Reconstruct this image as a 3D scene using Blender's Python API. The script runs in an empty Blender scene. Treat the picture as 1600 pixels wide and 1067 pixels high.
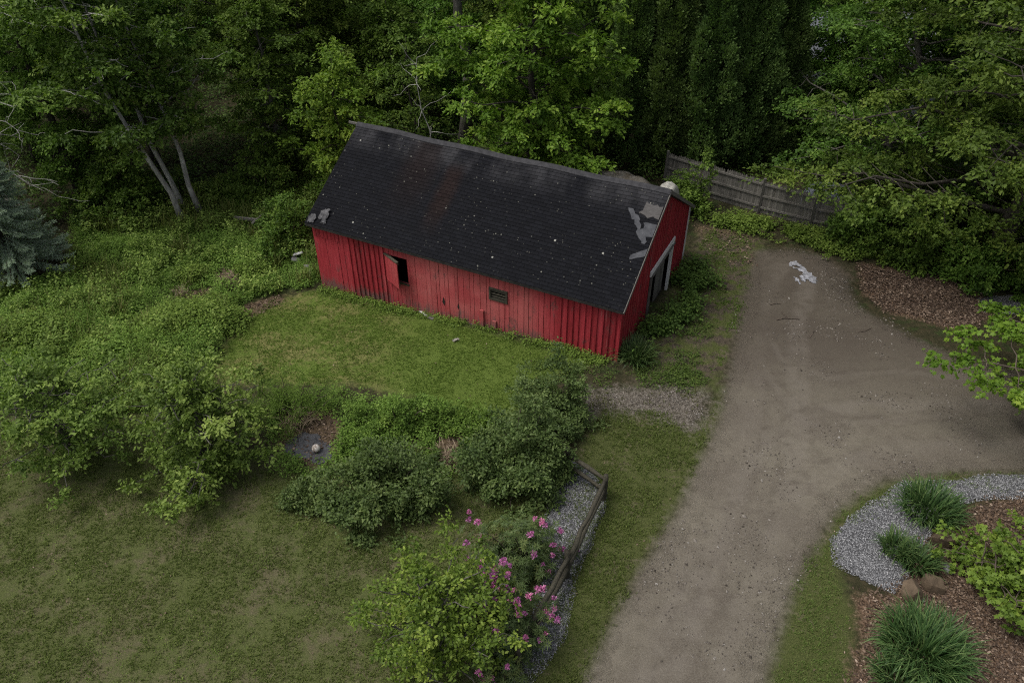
import bpy, math, numpy as np
from math import radians as R, sin, cos, pi
from mathutils import Vector

# ------------------------------------------------------------------ camera, sky, sun, exposure
SC = bpy.context.scene
COL = SC.collection
CAM_H, FPX, PITCH = 17.0, 1244.4, R(38)
cd = bpy.data.cameras.new('camera'); cam = bpy.data.objects.new('camera', cd); COL.objects.link(cam)
cd.sensor_width = 36; cd.lens = 28; cd.clip_start = .1; cd.clip_end = 2000
cam.location = (0, 0, CAM_H); cam.rotation_euler = (pi/2 - PITCH, 0, 0)
SC.camera = cam
SUN_EL, SUN_AZ = R(62), R(-100)          # azimuth clockwise from +Y: light comes from the left
w = bpy.data.worlds.new("World"); SC.world = w; w.use_nodes = True
wn = w.node_tree; bg = wn.nodes['Background']
sky = wn.nodes.new('ShaderNodeTexSky'); sky.sky_type = 'NISHITA'; sky.sun_disc = False
sky.sun_elevation = SUN_EL; sky.sun_rotation = SUN_AZ
sky.air_density = 1.0; sky.dust_density = 6.0; sky.ozone_density = 1.0
hs_ = wn.nodes.new('ShaderNodeHueSaturation'); hs_.inputs['Saturation'].default_value = .45     # overcast: greyer than a clear sky
wn.links.new(sky.outputs[0], hs_.inputs['Color']); wn.links.new(hs_.outputs[0], bg.inputs[0]); bg.inputs[1].default_value = .135
sl = bpy.data.lights.new('sun', 'SUN'); sl.energy = 1.4; sl.angle = R(16); sl.color = (1, .965, .91)
so = bpy.data.objects.new('sun', sl); COL.objects.link(so)
sd_ = Vector((sin(SUN_AZ)*cos(SUN_EL), cos(SUN_AZ)*cos(SUN_EL), sin(SUN_EL)))
so.rotation_euler = sd_.to_track_quat('Z', 'Y').to_euler(); so.location = (-30, 0, 40)
vs = SC.view_settings; vs.view_transform = 'Standard'; vs.look = 'None'; vs.gamma = 1; vs.use_curve_mapping = False
vs.exposure = 0.1
cy = SC.cycles
cy.max_bounces = 6; cy.diffuse_bounces = 3; cy.glossy_bounces = 2; cy.transmission_bounces = 3
cy.use_adaptive_sampling = True; cy.adaptive_threshold = .01
cy.use_denoising = False; cy.filter_width = 1.15; cy.sample_clamp_indirect = 3

# ------------------------------------------------------------------ small maths
def terrain(x, y):
    x = np.asarray(x, float); y = np.asarray(y, float)
    s = lambda t: np.clip(t, 0, 1)**2*(3-2*np.clip(t, 0, 1))
    q = np.clip(3.5 - x, 0, 22)
    q = np.where(q > 14, 14 + (q-14)*.4, q)
    return -.042*q*s((y-12)/9) - .3*s((y-21.5)/4)

def ray(px, py):
    dx, dy = (px-800)/FPX, (533.5-py)/FPX
    cf, sf = cos(PITCH), sin(PITCH)
    return np.array([dx, cf+dy*sf, -sf+dy*cf])

def gp(px, py, h=0.0):
    """ground point seen at a place of the photograph (h metres above the ground there)"""
    d = ray(px, py); z = h
    for _ in range(6):
        t = (z-CAM_H)/d[2]; z = h + float(terrain(d[0]*t, d[1]*t))
    return np.array([d[0]*t, d[1]*t, z])

def poly(pts): return np.array([gp(*p)[:2] for p in pts])

def sdist(P, V):
    """signed distance to polygon, positive inside"""
    P = np.asarray(P, float); x, y = P[:, 0], P[:, 1]
    d = np.full(len(P), 1e9); ins = np.zeros(len(P), bool)
    n = len(V)
    for i in range(n):
        a, b = V[i], V[(i+1) % n]
        e = b-a; L = e@e + 1e-12
        t = np.clip(((x-a[0])*e[0]+(y-a[1])*e[1])/L, 0, 1)
        d = np.minimum(d, np.hypot(x-a[0]-t*e[0], y-a[1]-t*e[1]))
        c = ((a[1] > y) != (b[1] > y))
        with np.errstate(divide='ignore', invalid='ignore'):
            xi = (b[0]-a[0])*(y-a[1])/(b[1]-a[1])+a[0]
        ins ^= c & (x < xi)
    return np.where(ins, d, -d)

def vnoise(x, y, seed=0):
    x = np.asarray(x, float); y = np.asarray(y, float)
    xi, yi = np.floor(x).astype(np.int64), np.floor(y).astype(np.int64)
    fx, fy = x-xi, y-yi; fx = fx*fx*(3-2*fx); fy = fy*fy*(3-2*fy)
    def h(a, b):
        k = (a*374761393 + b*668265263 + seed*1274126177) & 0x7fffffff
        k = ((k ^ (k >> 13))*1103515245) & 0x7fffffff
        return ((k ^ (k >> 16)) & 0xffff)/65535.
    return (h(xi, yi)*(1-fx)+h(xi+1, yi)*fx)*(1-fy)+(h(xi, yi+1)*(1-fx)+h(xi+1, yi+1)*fx)*fy

def fbm(x, y, seed=0): return .55*vnoise(x, y, seed)+.3*vnoise(x*2.1, y*2.1, seed+1)+.15*vnoise(x*4.3, y*4.3, seed+2)

def unit(v): return v/np.maximum(np.linalg.norm(v, axis=-1, keepdims=True), 1e-9)

# ------------------------------------------------------------------ mesh builder
class MB:
    def __init__(s): s.v = []; s.f = []; s.a = []; s.sm = []; s.n = 0; s.uv = []
    def add(s, v, f, var=.5, smooth=False, uv=None):
        v = np.asarray(v, float).reshape(-1, 3)
        if isinstance(f, np.ndarray): f = [f]
        else:
            g = {}
            for q in f: g.setdefault(len(q), []).append(q)
            f = [np.array(q) for q in g.values()]
        for q in f: s.f.append(q.astype(np.int64)+s.n); s.sm.append(np.full(len(q), smooth))
        s.v.append(v); s.a.append(np.broadcast_to(np.asarray(var, float), (len(v),)).copy())
        s.uv.append(np.zeros((len(v), 2)) if uv is None else np.asarray(uv, float)); s.n += len(v)
    def build(s, name, mat, parent=None):
        me = bpy.data.meshes.new(name)
        v = np.concatenate(s.v); me.vertices.add(len(v)); me.vertices.foreach_set('co', v.astype(np.float32).ravel())
        loops = np.concatenate([q.ravel() for q in s.f]); tot = np.concatenate([np.full(len(q), q.shape[1]) for q in s.f])
        me.loops.add(len(loops)); me.loops.foreach_set('vertex_index', loops.astype(np.int32))
        me.polygons.add(len(tot)); st = np.concatenate([[0], np.cumsum(tot)[:-1]])
        me.polygons.foreach_set('loop_start', st.astype(np.int32))
        me.polygons.foreach_set('use_smooth', np.concatenate(s.sm))
        me.update(calc_edges=True)
        at = me.attributes.new('var', 'FLOAT', 'POINT'); at.data.foreach_set('value', np.concatenate(s.a).astype(np.float32))
        uv = np.concatenate(s.uv)
        if np.any(uv):
            l = me.uv_layers.new(name='UVMap'); l.data.foreach_set('uv', uv[loops].astype(np.float32).ravel())
        me.validate()
        if mat: me.materials.append(mat)
        o = bpy.data.objects.new(name, me); COL.objects.link(o)
        if parent: o.parent = parent
        return o

def box(mb, c, size, var=.5, rot=None, jit=0, rng=None):
    """box with centre c; rot a 3x3 matrix"""
    h = np.array(size)/2
    v = np.array([[x, y, z] for x in (-1, 1) for y in (-1, 1) for z in (-1, 1)], float)*h
    if jit and rng is not None: v += rng.normal(0, jit, v.shape)
    if rot is not None: v = v@np.asarray(rot).T
    f = np.array([[0, 1, 3, 2], [4, 6, 7, 5], [0, 4, 5, 1], [2, 3, 7, 6], [0, 2, 6, 4], [1, 5, 7, 3]])
    mb.add(v+np.asarray(c), f, var)

def rotz(a): return np.array([[cos(a), -sin(a), 0], [sin(a), cos(a), 0], [0, 0, 1]])

def beam(mb, p, q, wd, th, var=.5, up=(0, 0, 1), rng=None, jit=0):
    """a bar of section wd x th from p to q, end faces closed"""
    p, q = np.asarray(p, float), np.asarray(q, float)
    d = q-p; L = np.linalg.norm(d); d /= L
    s = np.cross(d, up); s /= np.linalg.norm(s)+1e-9; u = np.cross(s, d)
    box(mb, (p+q)/2, (L, wd, th), var, np.stack([d, s, u], 1), jit, rng)

def tube(mb, pts, rad, n=6, var=.5, cap=True):
    pts = np.asarray(pts, float); m = len(pts); rad = np.broadcast_to(rad, (m,))
    d = unit(np.gradient(pts, axis=0))
    ref = np.where(np.abs(d[:, 2:3]) > .9, np.array([[1., 0, 0]]), np.array([[0, 0, 1.]]))
    ref = np.broadcast_to(ref[0], d.shape)
    a = unit(np.cross(d, ref)); b = np.cross(d, a)
    t = np.arange(n)*2*pi/n
    v = pts[:, None]+rad[:, None, None]*(np.cos(t)[None, :, None]*a[:, None]+np.sin(t)[None, :, None]*b[:, None])
    i = np.arange(m-1)[:, None]*n; j = np.arange(n)[None]; k = (j+1) % n
    f = np.stack([i+j, i+k, i+n+k, i+n+j], -1).reshape(-1, 4)
    fs = [f]
    if cap: fs.append(np.array([[(m-1)*n+x for x in range(n)]])); fs.append(np.array([[n-1-x for x in range(n)]]))
    v = v.reshape(-1, 3); base = mb.n
    for q in fs: mb.f.append(q.astype(np.int64)+base); mb.sm.append(np.full(len(q), True))
    mb.v.append(v); mb.a.append(np.full(len(v), float(var))); mb.uv.append(np.zeros((len(v), 2))); mb.n += len(v)

def bendline(p, q, rng, k=6, amp=.08, sag=0.):
    p, q = np.asarray(p, float), np.asarray(q, float); t = np.linspace(0, 1, k)[:, None]
    L = np.linalg.norm(q-p); n = rng.normal(0, amp*L, (k, 3)); n[0] = 0; n[-1] = 0
    return p+(q-p)*t+n*.5+np.array([0, 0, -sag])*(t*(1-t)*4)

SHAPES = {
 'oval': (np.array([[0, 0, 0], [.28, .24, .05], [.7, .22, .03], [1, 0, -.06], [.7, -.22, .03], [.28, -.24, .05]]), np.array([[0, 1, 2, 3, 4, 5]])),
 'diamond': (np.array([[0, 0, 0], [.45, .30, .07], [1, 0, -.05], [.45, -.30, .07]]), np.array([[0, 1, 2, 3]])),
 'lobed': (np.array([[0, .03, 0], [-.05, .34, -.05], [.24, .26, 0], [.5, .52, -.08], [.6, .2, 0], [1, 0, -.1], [.6, -.2, 0], [.5, -.52, -.08], [.24, -.26, 0], [-.05, -.34, -.05], [0, -.03, 0]]),
           np.array([[0, 2, 8, 10], [0, 1, 2, 2], [2, 3, 4, 4], [4, 5, 6, 6], [6, 7, 8, 8], [8, 9, 10, 10], [2, 4, 6, 8]])),
 'long': (np.array([[0, 0, 0], [.35, .13, .03], [1, 0, -.12], [.35, -.13, .03]]), np.array([[0, 1, 2, 3]])),
 'needle': (np.array([[0, 0, 0], [.5, .11, 0], [1, 0, .02], [.5, -.11, 0]]), np.array([[0, 1, 2, 3]])),
}
def leaves(mb, P, A, N, size, shape, var):
    """one leaf per row: base P, axis A, normal N"""
    V, F = SHAPES[shape]; n = len(P)
    A = unit(A); B = unit(np.cross(N, A)); N = np.cross(A, B)
    size = np.broadcast_to(size, (n,))[:, None, None]
    v = P[:, None]+size*(V[None, :, 0:1]*A[:, None]+V[None, :, 1:2]*B[:, None]+V[None, :, 2:3]*N[:, None])
    vv = np.repeat(np.broadcast_to(var, (n,)), len(V))
    off = (np.arange(n)*len(V))[:, None, None]
    if shape == 'lobed':
        q = F[[0, 6]]; t = F[1:6, :3]
        fs = [(off+q[None]).reshape(-1, 4), (off+t[None]).reshape(-1, 3)]
    else: fs = [(off+F[None]).reshape(-1, F.shape[1])]
    base = mb.n; v = v.reshape(-1, 3)
    for f in fs: mb.f.append(f.astype(np.int64)+base); mb.sm.append(np.zeros(len(f), bool))
    mb.v.append(v); mb.a.append(vv); mb.uv.append(np.zeros((len(v), 2))); mb.n += len(v)

# ------------------------------------------------------------------ object helpers
def tag(o, label=None, cat=None, group=None, kind=None):
    if label: o['label'] = label
    if cat: o['category'] = cat
    if group: o['group'] = group
    if kind: o['kind'] = kind
    return o
def thing(name, label, cat, loc=(0, 0, 0), rz=0, group=None):
    o = bpy.data.objects.new(name, None); COL.objects.link(o); o.empty_display_size = .3
    o.location = loc; o.rotation_euler = (0, 0, rz)
    return tag(o, label, cat, group)
def dup(root, loc, rz=0, scale=1, label=None, group=None):
    def cp(o, par):
        c = o.copy(); COL.objects.link(c); c.parent = par
        for ch in list(o.children): cp(ch, c)
        return c
    r = cp(root, None); r.location = loc; r.rotation_euler = (0, 0, rz)
    r.scale = (scale,)*3 if np.isscalar(scale) else scale
    if label: r['label'] = label
    if group: r['group'] = group
    return r

# ------------------------------------------------------------------ materials
class NT:
    """tiny node helper"""
    def __init__(s, name):
        s.m = bpy.data.materials.new(name); s.m.use_nodes = True; s.t = s.m.node_tree
        s.p = s.t.nodes['Principled BSDF']; s.out = s.t.nodes['Material Output']
    def n(s, typ, **kw):
        nd = s.t.nodes.new(typ)
        for k, v in kw.items():
            if k.startswith('_'): setattr(nd, k[1:], v)
        return nd
    def l(s, a, b): s.t.links.new(a, b)
    def set(s, sock, v):
        if isinstance(v, bpy.types.NodeSocket): s.l(v, sock)
        else:
            if sock.type == 'RGBA' and len(v) == 3: v = (*v, 1)
            sock.default_value = v
    def geo(s): return s.n('ShaderNodeNewGeometry').outputs['Position']
    def obj(s): return s.n('ShaderNodeTexCoord').outputs['Object']
    def uv(s): return s.n('ShaderNodeTexCoord').outputs['UV']
    def attr(s, name):
        a = s.n('ShaderNodeAttribute'); a.attribute_name = name; return a.outputs['Fac']
    def noise(s, vec, scale, detail=3, rough=.55, out=0, dist=0):
        t = s.n('ShaderNodeTexNoise'); s.l(vec, t.inputs['Vector']); t.inputs['Scale'].default_value = scale
        t.inputs['Detail'].default_value = detail; t.inputs['Roughness'].default_value = rough; t.inputs['Distortion'].default_value = dist
        return t.outputs[out]
    def voro(s, vec, scale, feat='F1', out='Distance', rnd=1):
        t = s.n('ShaderNodeTexVoronoi'); t.feature = feat; s.l(vec, t.inputs['Vector']); t.inputs['Scale'].default_value = scale
        t.inputs['Randomness'].default_value = rnd
        return t.outputs[out]
    def scale(s, vec, sc):
        m = s.n('ShaderNodeMapping'); s.l(vec, m.inputs[0]); m.inputs['Scale'].default_value = sc; return m.outputs[0]
    def math(s, op, a, b=0., c=0., clamp=False):
        m = s.n('ShaderNodeMath'); m.operation = op; m.use_clamp = clamp
        s.set(m.inputs[0], a); s.set(m.inputs[1], b); s.set(m.inputs[2], c); return m.outputs[0]
    def rng(s, v, a, b, c=0., d=1., smooth=True):
        m = s.n('ShaderNodeMapRange'); m.interpolation_type = 'SMOOTHSTEP' if smooth else 'LINEAR'
        s.set(m.inputs['Value'], v); m.inputs['From Min'].default_value = a; m.inputs['From Max'].default_value = b
        m.inputs['To Min'].default_value = c; m.inputs['To Max'].default_value = d; return m.outputs[0]
    def mix(s, fac, a, b, typ='MIX'):
        m = s.n('ShaderNodeMix'); m.data_type = 'RGBA'; m.blend_type = typ
        s.set(m.inputs[0], fac); s.set(m.inputs[6], a); s.set(m.inputs[7], b); return m.outputs[2]
    def ramp(s, fac, stops):
        r = s.n('ShaderNodeValToRGB'); s.set(r.inputs[0], fac); e = r.color_ramp.elements
        while len(e) < len(stops): e.new(.5)
        for i, (p, c) in enumerate(stops): e[i].position = p; e[i].color = (*c, 1) if len(c) == 3 else c
        return r.outputs[0]
    def bump(s, h, dist=.02, strength=1.):
        b = s.n('ShaderNodeBump'); s.set(b.inputs['Height'], h); b.inputs['Distance'].default_value = dist
        b.inputs['Strength'].default_value = strength; s.l(b.outputs[0], s.p.inputs['Normal']); return b.outputs[0]
    def done(s, col, rough=.8, spec=.3):
        s.set(s.p.inputs['Base Color'], col); s.set(s.p.inputs['Roughness'], rough); s.p.inputs['Specular IOR Level'].default_value = spec
        return s.m

def leaf_mat(name, dark, mid, light, rough=.5, trans=.3, spec=.35, obj_var=.25):
    t = NT(name)
    dark, mid, light = [tuple(x*k for x, k in zip(c_, (1.45, 1.55, 1.35))) for c_ in (dark, mid, light)]
    c = t.ramp(t.attr('var'), [(0, dark), (.5, mid), (1, light)])
    rnd = t.n('ShaderNodeObjectInfo').outputs['Random']
    hs = t.n('ShaderNodeHueSaturation'); t.l(c, hs.inputs['Color'])
    t.l(t.rng(rnd, 0, 1, .5-.025*obj_var*4, .5+.025*obj_var*4, False), hs.inputs['Hue'])
    t.l(t.rng(rnd, 0, 1, 1-obj_var, 1+obj_var, False), hs.inputs['Value'])
    hs.inputs['Saturation'].default_value = 1
    col = hs.outputs[0]
    t.done(col, rough, spec)
    tr = t.n('ShaderNodeBsdfTranslucent'); t.l(t.mix(1, col, (1.0, 1.15, .55), 'MULTIPLY'), tr.inputs[0])
    mx = t.n('ShaderNodeMixShader'); mx.inputs[0].default_value = trans
    t.l(t.p.outputs[0], mx.inputs[1]); t.l(tr.outputs[0], mx.inputs[2]); t.l(mx.outputs[0], t.out.inputs[0])
    return t.m

def bark_mat(name, a, b, moss=None):
    t = NT(name); o = t.geo()
    n1 = t.noise(t.scale(o, (1, 1, .18)), 14, 5, .65); n2 = t.noise(o, 2.2, 3)
    c = t.ramp(n1, [(.3, a), (.7, b)])
    c = t.mix(t.rng(n2, .5, .75, 0, .55), c, tuple(x*1.7 for x in b))
    if moss: c = t.mix(t.rng(t.noise(o, 3.1, 4), .52, .66, 0, .8), c, moss)
    t.bump(n1, .02, .8)
    return t.done(c, .9, .15)

def plain_mat(name, a, b, scale=8, rough=.8, stretch=(1, 1, 1), spec=.25, bump=.006):
    t = NT(name); o = t.scale(t.obj(), stretch)
    n1 = t.noise(o, scale, 6, .65); v = t.attr('var')
    c = t.ramp(n1, [(.28, a), (.72, b)])
    c = t.mix(1, c, t.ramp(v, [(0, (.55, .55, .55)), (1, (1.4, 1.4, 1.4))]), 'MULTIPLY')
    if bump: t.bump(n1, bump, .8)
    return t.done(c, rough, spec)

# ------------------------------------------------------------------ places traced on the ground
DRIVE = poly([(1178, 392), (1160, 470), (1142, 560), (1128, 640), (1108, 690), (1062, 790), (1000, 890), (958, 970), (915, 1067), (880, 1150),
              (1180, 1150), (1193, 1067), (1212, 1000), (1238, 920), (1268, 860), (1310, 795), (1380, 752), (1480, 738), (1620, 738), (1900, 745),
              (1900, 620), (1620, 590), (1500, 560), (1420, 525), (1340, 480), (1320, 430), (1290, 402), (1240, 390)])
BACKLAWN = poly([(505, 452), (425, 468), (385, 490), (365, 525), (330, 575), (350, 600), (480, 600), (560, 600), (700, 640), (800, 650), (840, 600), (930, 565), (800, 530), (660, 490)])
FRONTLAWN = poly([(-500, 640), (0, 655), (130, 660), (230, 640), (330, 690), (470, 730), (560, 720), (720, 690), (800, 720), (860, 770), (830, 1000), (790, 1300), (-700, 1300)])
WORN = poly([(985, 600), (1010, 520), (1050, 440), (1080, 400), (1100, 360), (1190, 375), (1165, 480), (1140, 560), (1120, 610), (1050, 600)])
VERGE = poly([(900, 690), (930, 640), (1040, 640), (1080, 670), (1110, 640), (1130, 600), (1130, 640), (1110, 690), (1062, 795), (1000, 895), (958, 975), (915, 1080), (860, 1180), (760, 1180), (800, 1067), (850, 960), (880, 850)])
RVERGE = poly([(1190, 1100), (1212, 1000), (1238, 920), (1268, 860), (1310, 795), (1380, 752), (1480, 738), (1700, 735), (1700, 760), (1480, 770), (1330, 830), (1310, 900), (1340, 960), (1325, 1067), (1320, 1150), (1180, 1150)])
MULCH = poly([(1335, 930), (1395, 925), (1410, 880), (1500, 800), (1600, 770), (1900, 770), (1900, 1300), (1310, 1300), (1325, 1067), (1345, 1000)])
LEAFLITTER = poly([(1340, 410), (1440, 425), (1530, 450), (1560, 490), (1500, 520), (1440, 500), (1390, 490), (1350, 460)])
STONY = poly([(915, 610), (1000, 605), (1100, 598), (1105, 640), (1085, 680), (1040, 655), (960, 645), (905, 650)])
BROWNS = [poly(p) for p in ([(360, 482), (400, 470), (440, 462), (450, 472), (400, 490), (365, 505)], [(335, 430), (365, 425), (385, 438), (380, 452), (335, 450)],
          [(270, 460), (330, 448), (340, 460), (290, 472)], [(440, 640), (520, 640), (540, 700), (480, 730), (430, 700)], [(680, 690), (720, 680), (730, 730), (690, 740)],
          [(1085, 350), (1180, 370), (1180, 420), (1110, 400)])]
MEADOW = poly([(-500, 430), (0, 440), (112, 440), (112, 345), (240, 332), (330, 298), (440, 255), (505, 270), (500, 440), (470, 450), (420, 462), (372, 490), (350, 530), (335, 570),
               (300, 590), (230, 640), (130, 655), (0, 650), (-500, 640)])
GRAVEL_L = poly([(893, 715), (920, 733), (946, 770), (943, 800), (925, 850), (900, 900), (890, 950), (885, 990), (852, 1040), (815, 1075), (770, 1120), (745, 1100), (800, 1030), (835, 960), (850, 900), (845, 840), (860, 780)])
GRAVEL_R = poly([(1296, 846), (1306, 884), (1329, 898), (1396, 926), (1415, 900), (1440, 860), (1463, 820), (1500, 790), (1540, 780), (1640, 778), (1640, 742), (1533, 743), (1480, 752), (1410, 753), (1383, 771), (1326, 808)])
GRAVEL_S = poly([(1523, 466), (1600, 461), (1680, 460), (1680, 500), (1600, 494), (1533, 489)])
PALE_PATCH = poly([(1233, 411), (1243, 409), (1254, 415), (1262, 424), (1276, 438), (1272, 444), (1262, 441), (1250, 444), (1246, 436), (1250, 428), (1243, 424), (1242, 417), (1234, 416)])

def field(P, V, amp=.3, fr=1.6, seed=3):
    P = np.asarray(P); return sdist(P, V)+(fbm(P[:, 0]*fr, P[:, 1]*fr, seed)-.5)*2*amp

# ------------------------------------------------------------------ ground sheet
def dirt_color(t, o):
    big = t.noise(o, .35, 4, .6); mid = t.noise(o, 2.4, 5, .65); fine = t.noise(o, 27, 4, .75)
    c = t.ramp(mid, [(.3, (.104, .091, .068)), (.7, (.162, .144, .111))])
    c = t.mix(t.rng(big, .42, .62, 0, .55), c, (.078, .064, .051))
    c = t.mix(t.rng(t.noise(t.scale(o, (.5, 1.6, 1)), 1.1, 4, .6), .52, .7, 0, .5), c, (.070, .056, .044))
    c = t.mix(t.rng(fine, .35, .75, .0, .60), c, (.205, .188, .158))
    c = t.mix(t.rng(t.noise(o, 42, 3, .75), .56, .70, 0, .75), c, (.055, .045, .036))
    peb = t.voro(o, 22); pr = t.voro(o, 22, out='Color')
    k = t.math('MULTIPLY', t.rng(peb, .16, .24, 1, 0), t.rng(pr, .72, .80, 0, 1))
    c = t.mix(t.math('MULTIPLY', k, .7), c, (.27, .25, .22))
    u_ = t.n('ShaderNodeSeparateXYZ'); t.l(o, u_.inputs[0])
    damp_shade = t.math('ADD', t.math('ADD', u_.outputs[1], t.math('MULTIPLY', u_.outputs[0], .25)), t.math('MULTIPLY', t.math('SUBTRACT', mid, .5), 5.))
    c = t.mix(t.rng(damp_shade, 18.5, 25.5, 0, .62), c, (.050, .040, .031))  # far dirt darker: damp humus, plus tree shade painted into the colour
    h = t.math('ADD', t.math('MULTIPLY', fine, .5), t.math('ADD', mid, k))
    return c, h

def make_dirt_mat():
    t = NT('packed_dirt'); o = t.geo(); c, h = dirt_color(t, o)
    k = t.math('MULTIPLY', t.attr('track'), t.rng(t.noise(o, 1.3, 4, .65), .30, .62))
    c = t.mix(t.math('MULTIPLY', k, .28), c, (.185, .165, .142)); h = t.math('SUBTRACT', h, t.math('MULTIPLY', k, .8))
    rut = t.attr('rut'); c = t.mix(t.math('MULTIPLY', rut, t.rng(t.noise(o, 2.7, 4, .7), .42, .66, 0, .38)), c, (.052, .042, .033)); t.bump(h, .018, .7)
    return t.done(c, .93, .15)

def make_ground_mat():
    t = NT('ground'); o = t.geo()
    n1 = t.noise(o, .7, 5, .65); n2 = t.noise(o, 5.5, 5, .7); n3 = t.noise(o, 30, 3, .7); n4 = t.noise(o, 1.9, 4, .6)
    edge = t.math('MULTIPLY', t.math('SUBTRACT', t.math('ADD', t.math('MULTIPLY', n2, .6), t.math('MULTIPLY', n4, .4)), .5), 1.6)
    def lay(c, name, col, wd=.18, e=1.):
        f = t.rng(t.math('ADD', t.attr(name), t.math('MULTIPLY', edge, e)), -wd, wd); return t.mix(f, c, col)
    # forest floor
    base = t.ramp(n2, [(.25, (.022, .022, .012)), (.5, (.038, .036, .018)), (.75, (.075, .056, .034))])
    base = t.mix(t.rng(n4, .5, .65, 0, .7), base, (.030, .050, .014))
    mead = t.ramp(n2, [(.3, (.030, .044, .014)), (.7, (.065, .085, .026))])
    # worn front lawn
    lg = t.ramp(n3, [(.25, (.040, .056, .016)), (.5, (.075, .092, .028)), (.8, (.125, .145, .050))])
    lb = t.ramp(n3, [(.25, (.060, .052, .030)), (.5, (.108, .094, .055)), (.8, (.17, .152, .098))])
    wear = t.math('ADD', t.math('MULTIPLY', n1, .55), t.math('MULTIPLY', n2, .45))
    fl = t.mix(t.rng(wear, .45, .62, .08, .82), lg, lb)
    # greener lawn before the barn with straw coloured patches
    bl = t.ramp(n3, [(.25, (.050, .080, .014)), (.5, (.085, .125, .022)), (.8, (.13, .175, .045))])
    bl = t.mix(t.math('MULTIPLY', t.rng(wear, .44, .60, 0, .7), t.rng(t.attr('straw'), 0, 1)), bl, (.19, .165, .070))
    ve = t.ramp(n3, [(.25, (.034, .044, .013)), (.5, (.064, .076, .024)), (.8, (.115, .122, .044))])
    ve = t.mix(t.rng(wear, .52, .62, 0, .75), ve, (.125, .105, .068))
    chips = t.voro(o, 26, out='Color'); cs = t.voro(t.scale(o, (1, 1.6, 1)), 26)
    li = t.ramp(t.math('ADD', t.math('MULTIPLY', chips, .8), t.math('MULTIPLY', n3, .25)), [(.15, (.030, .020, .014)), (.45, (.085, .055, .036)), (.75, (.17, .115, .078)), (.95, (.30, .23, .17))])
    st = t.ramp(t.math('ADD', t.math('MULTIPLY', chips, .7), t.math('MULTIPLY', n3, .3)), [(.15, (.05, .043, .034)), (.5, (.11, .096, .078)), (.9, (.24, .22, .19))])
    so_ = t.ramp(n2, [(.3, (.035, .030, .024)), (.7, (.105, .085, .060))])
    c = lay(base, 'meadow', mead, .3)
    c = lay(c, 'front', fl, .35); c = lay(c, 'back', bl, .3); c = lay(c, 'verge', ve, .3)
    c = lay(c, 'stony', st, .45, 2.2); c = lay(c, 'litter', li, .2); c = lay(c, 'brown', t.mix(.4, li, (.10, .08, .045)), .15, .7)
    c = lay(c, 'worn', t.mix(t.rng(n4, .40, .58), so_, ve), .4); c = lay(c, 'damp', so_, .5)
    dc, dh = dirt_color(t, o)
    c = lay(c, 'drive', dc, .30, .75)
    t.bump(t.math('ADD', n3, t.math('MULTIPLY', n2, .8)), .035, .8)
    return t.done(c, .95, .12)

DIRT = make_dirt_mat(); GROUND = make_ground_mat()
def build_ground():
    xs = np.concatenate([[-600, -300, -150, -80, -60, -50], np.arange(-44, 44.01, .22), [50, 60, 80, 150, 300, 600]])
    ys = np.concatenate([[-300, -100, -40, -10, 2], np.arange(7, 72.01, .22), [80, 100, 150, 300, 600, 900]])
    X, Y = np.meshgrid(xs, ys); P = np.stack([X.ravel(), Y.ravel()], 1)
    Z = terrain(P[:, 0], P[:, 1])
    nx, ny = len(xs), len(ys); i = (np.arange(ny-1)[:, None]*nx+np.arange(nx-1)[None]).ravel()
    mb = MB(); mb.add(np.column_stack([P, Z]), np.stack([i, i+1, i+nx+1, i+nx], 1), .5, True)
    o = mb.build('ground', GROUND); tag(o, kind='structure')
    def put(name, v):
        a = o.data.attributes.new(name, 'FLOAT', 'POINT'); a.data.foreach_set('value', np.clip(v, -3, 3).astype(np.float32))
    put('drive', sdist(P, DRIVE)); put('front', sdist(P, FRONTLAWN)); put('back', sdist(P, BACKLAWN))
    put('verge', np.maximum(sdist(P, VERGE), sdist(P, RVERGE))); put('meadow', sdist(P, MEADOW))
    put('litter', np.maximum(sdist(P, MULCH), sdist(P, LEAFLITTER))); put('stony', sdist(P, STONY))
    b = np.full(len(P), -3.)
    for q in BROWNS: b = np.maximum(b, sdist(P, q))
    put('brown', b)
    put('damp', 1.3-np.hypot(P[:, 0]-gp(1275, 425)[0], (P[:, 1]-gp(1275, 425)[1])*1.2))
    put('worn', sdist(P, WORN))
    put('straw', np.clip((-2.5-P[:, 0])/3.5, 0, 1))
    return o
build_ground()

def sheet(name, V, mat, inset, amp, cell, lift, seed=5, kind='structure', fr=1.6):
    """a ragged edged sheet lying on the ground inside polygon V"""
    lo, hi = V.min(0)-.3, V.max(0)+.3
    lo = np.maximum(lo, [-30, 5]); hi = np.minimum(hi, [34, 70])
    xs = np.arange(lo[0], hi[0], cell); ys = np.arange(lo[1], hi[1], cell)
    X, Y = np.meshgrid(xs, ys); P = np.stack([X.ravel(), Y.ravel()], 1)
    d = field(P, V, amp, fr, seed)-inset
    nx = len(xs); i = (np.arange(len(ys)-1)[:, None]*nx+np.arange(nx-1)[None]).ravel()
    F = np.stack([i, i+1, i+nx+1, i+nx], 1)
    F = F[(d[F] > 0).all(1)]
    used = np.unique(F); mp = np.full(len(P), -1); mp[used] = np.arange(len(used))
    P = P[used]
    mb = MB(); mb.add(np.column_stack([P, terrain(P[:, 0], P[:, 1])+lift]), mp[F], .5, True)
    return tag(mb.build(name, mat), kind=kind)
dw = sheet('driveway', DRIVE, DIRT, .45, .35, .1, .005, fr=2.2)
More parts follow.
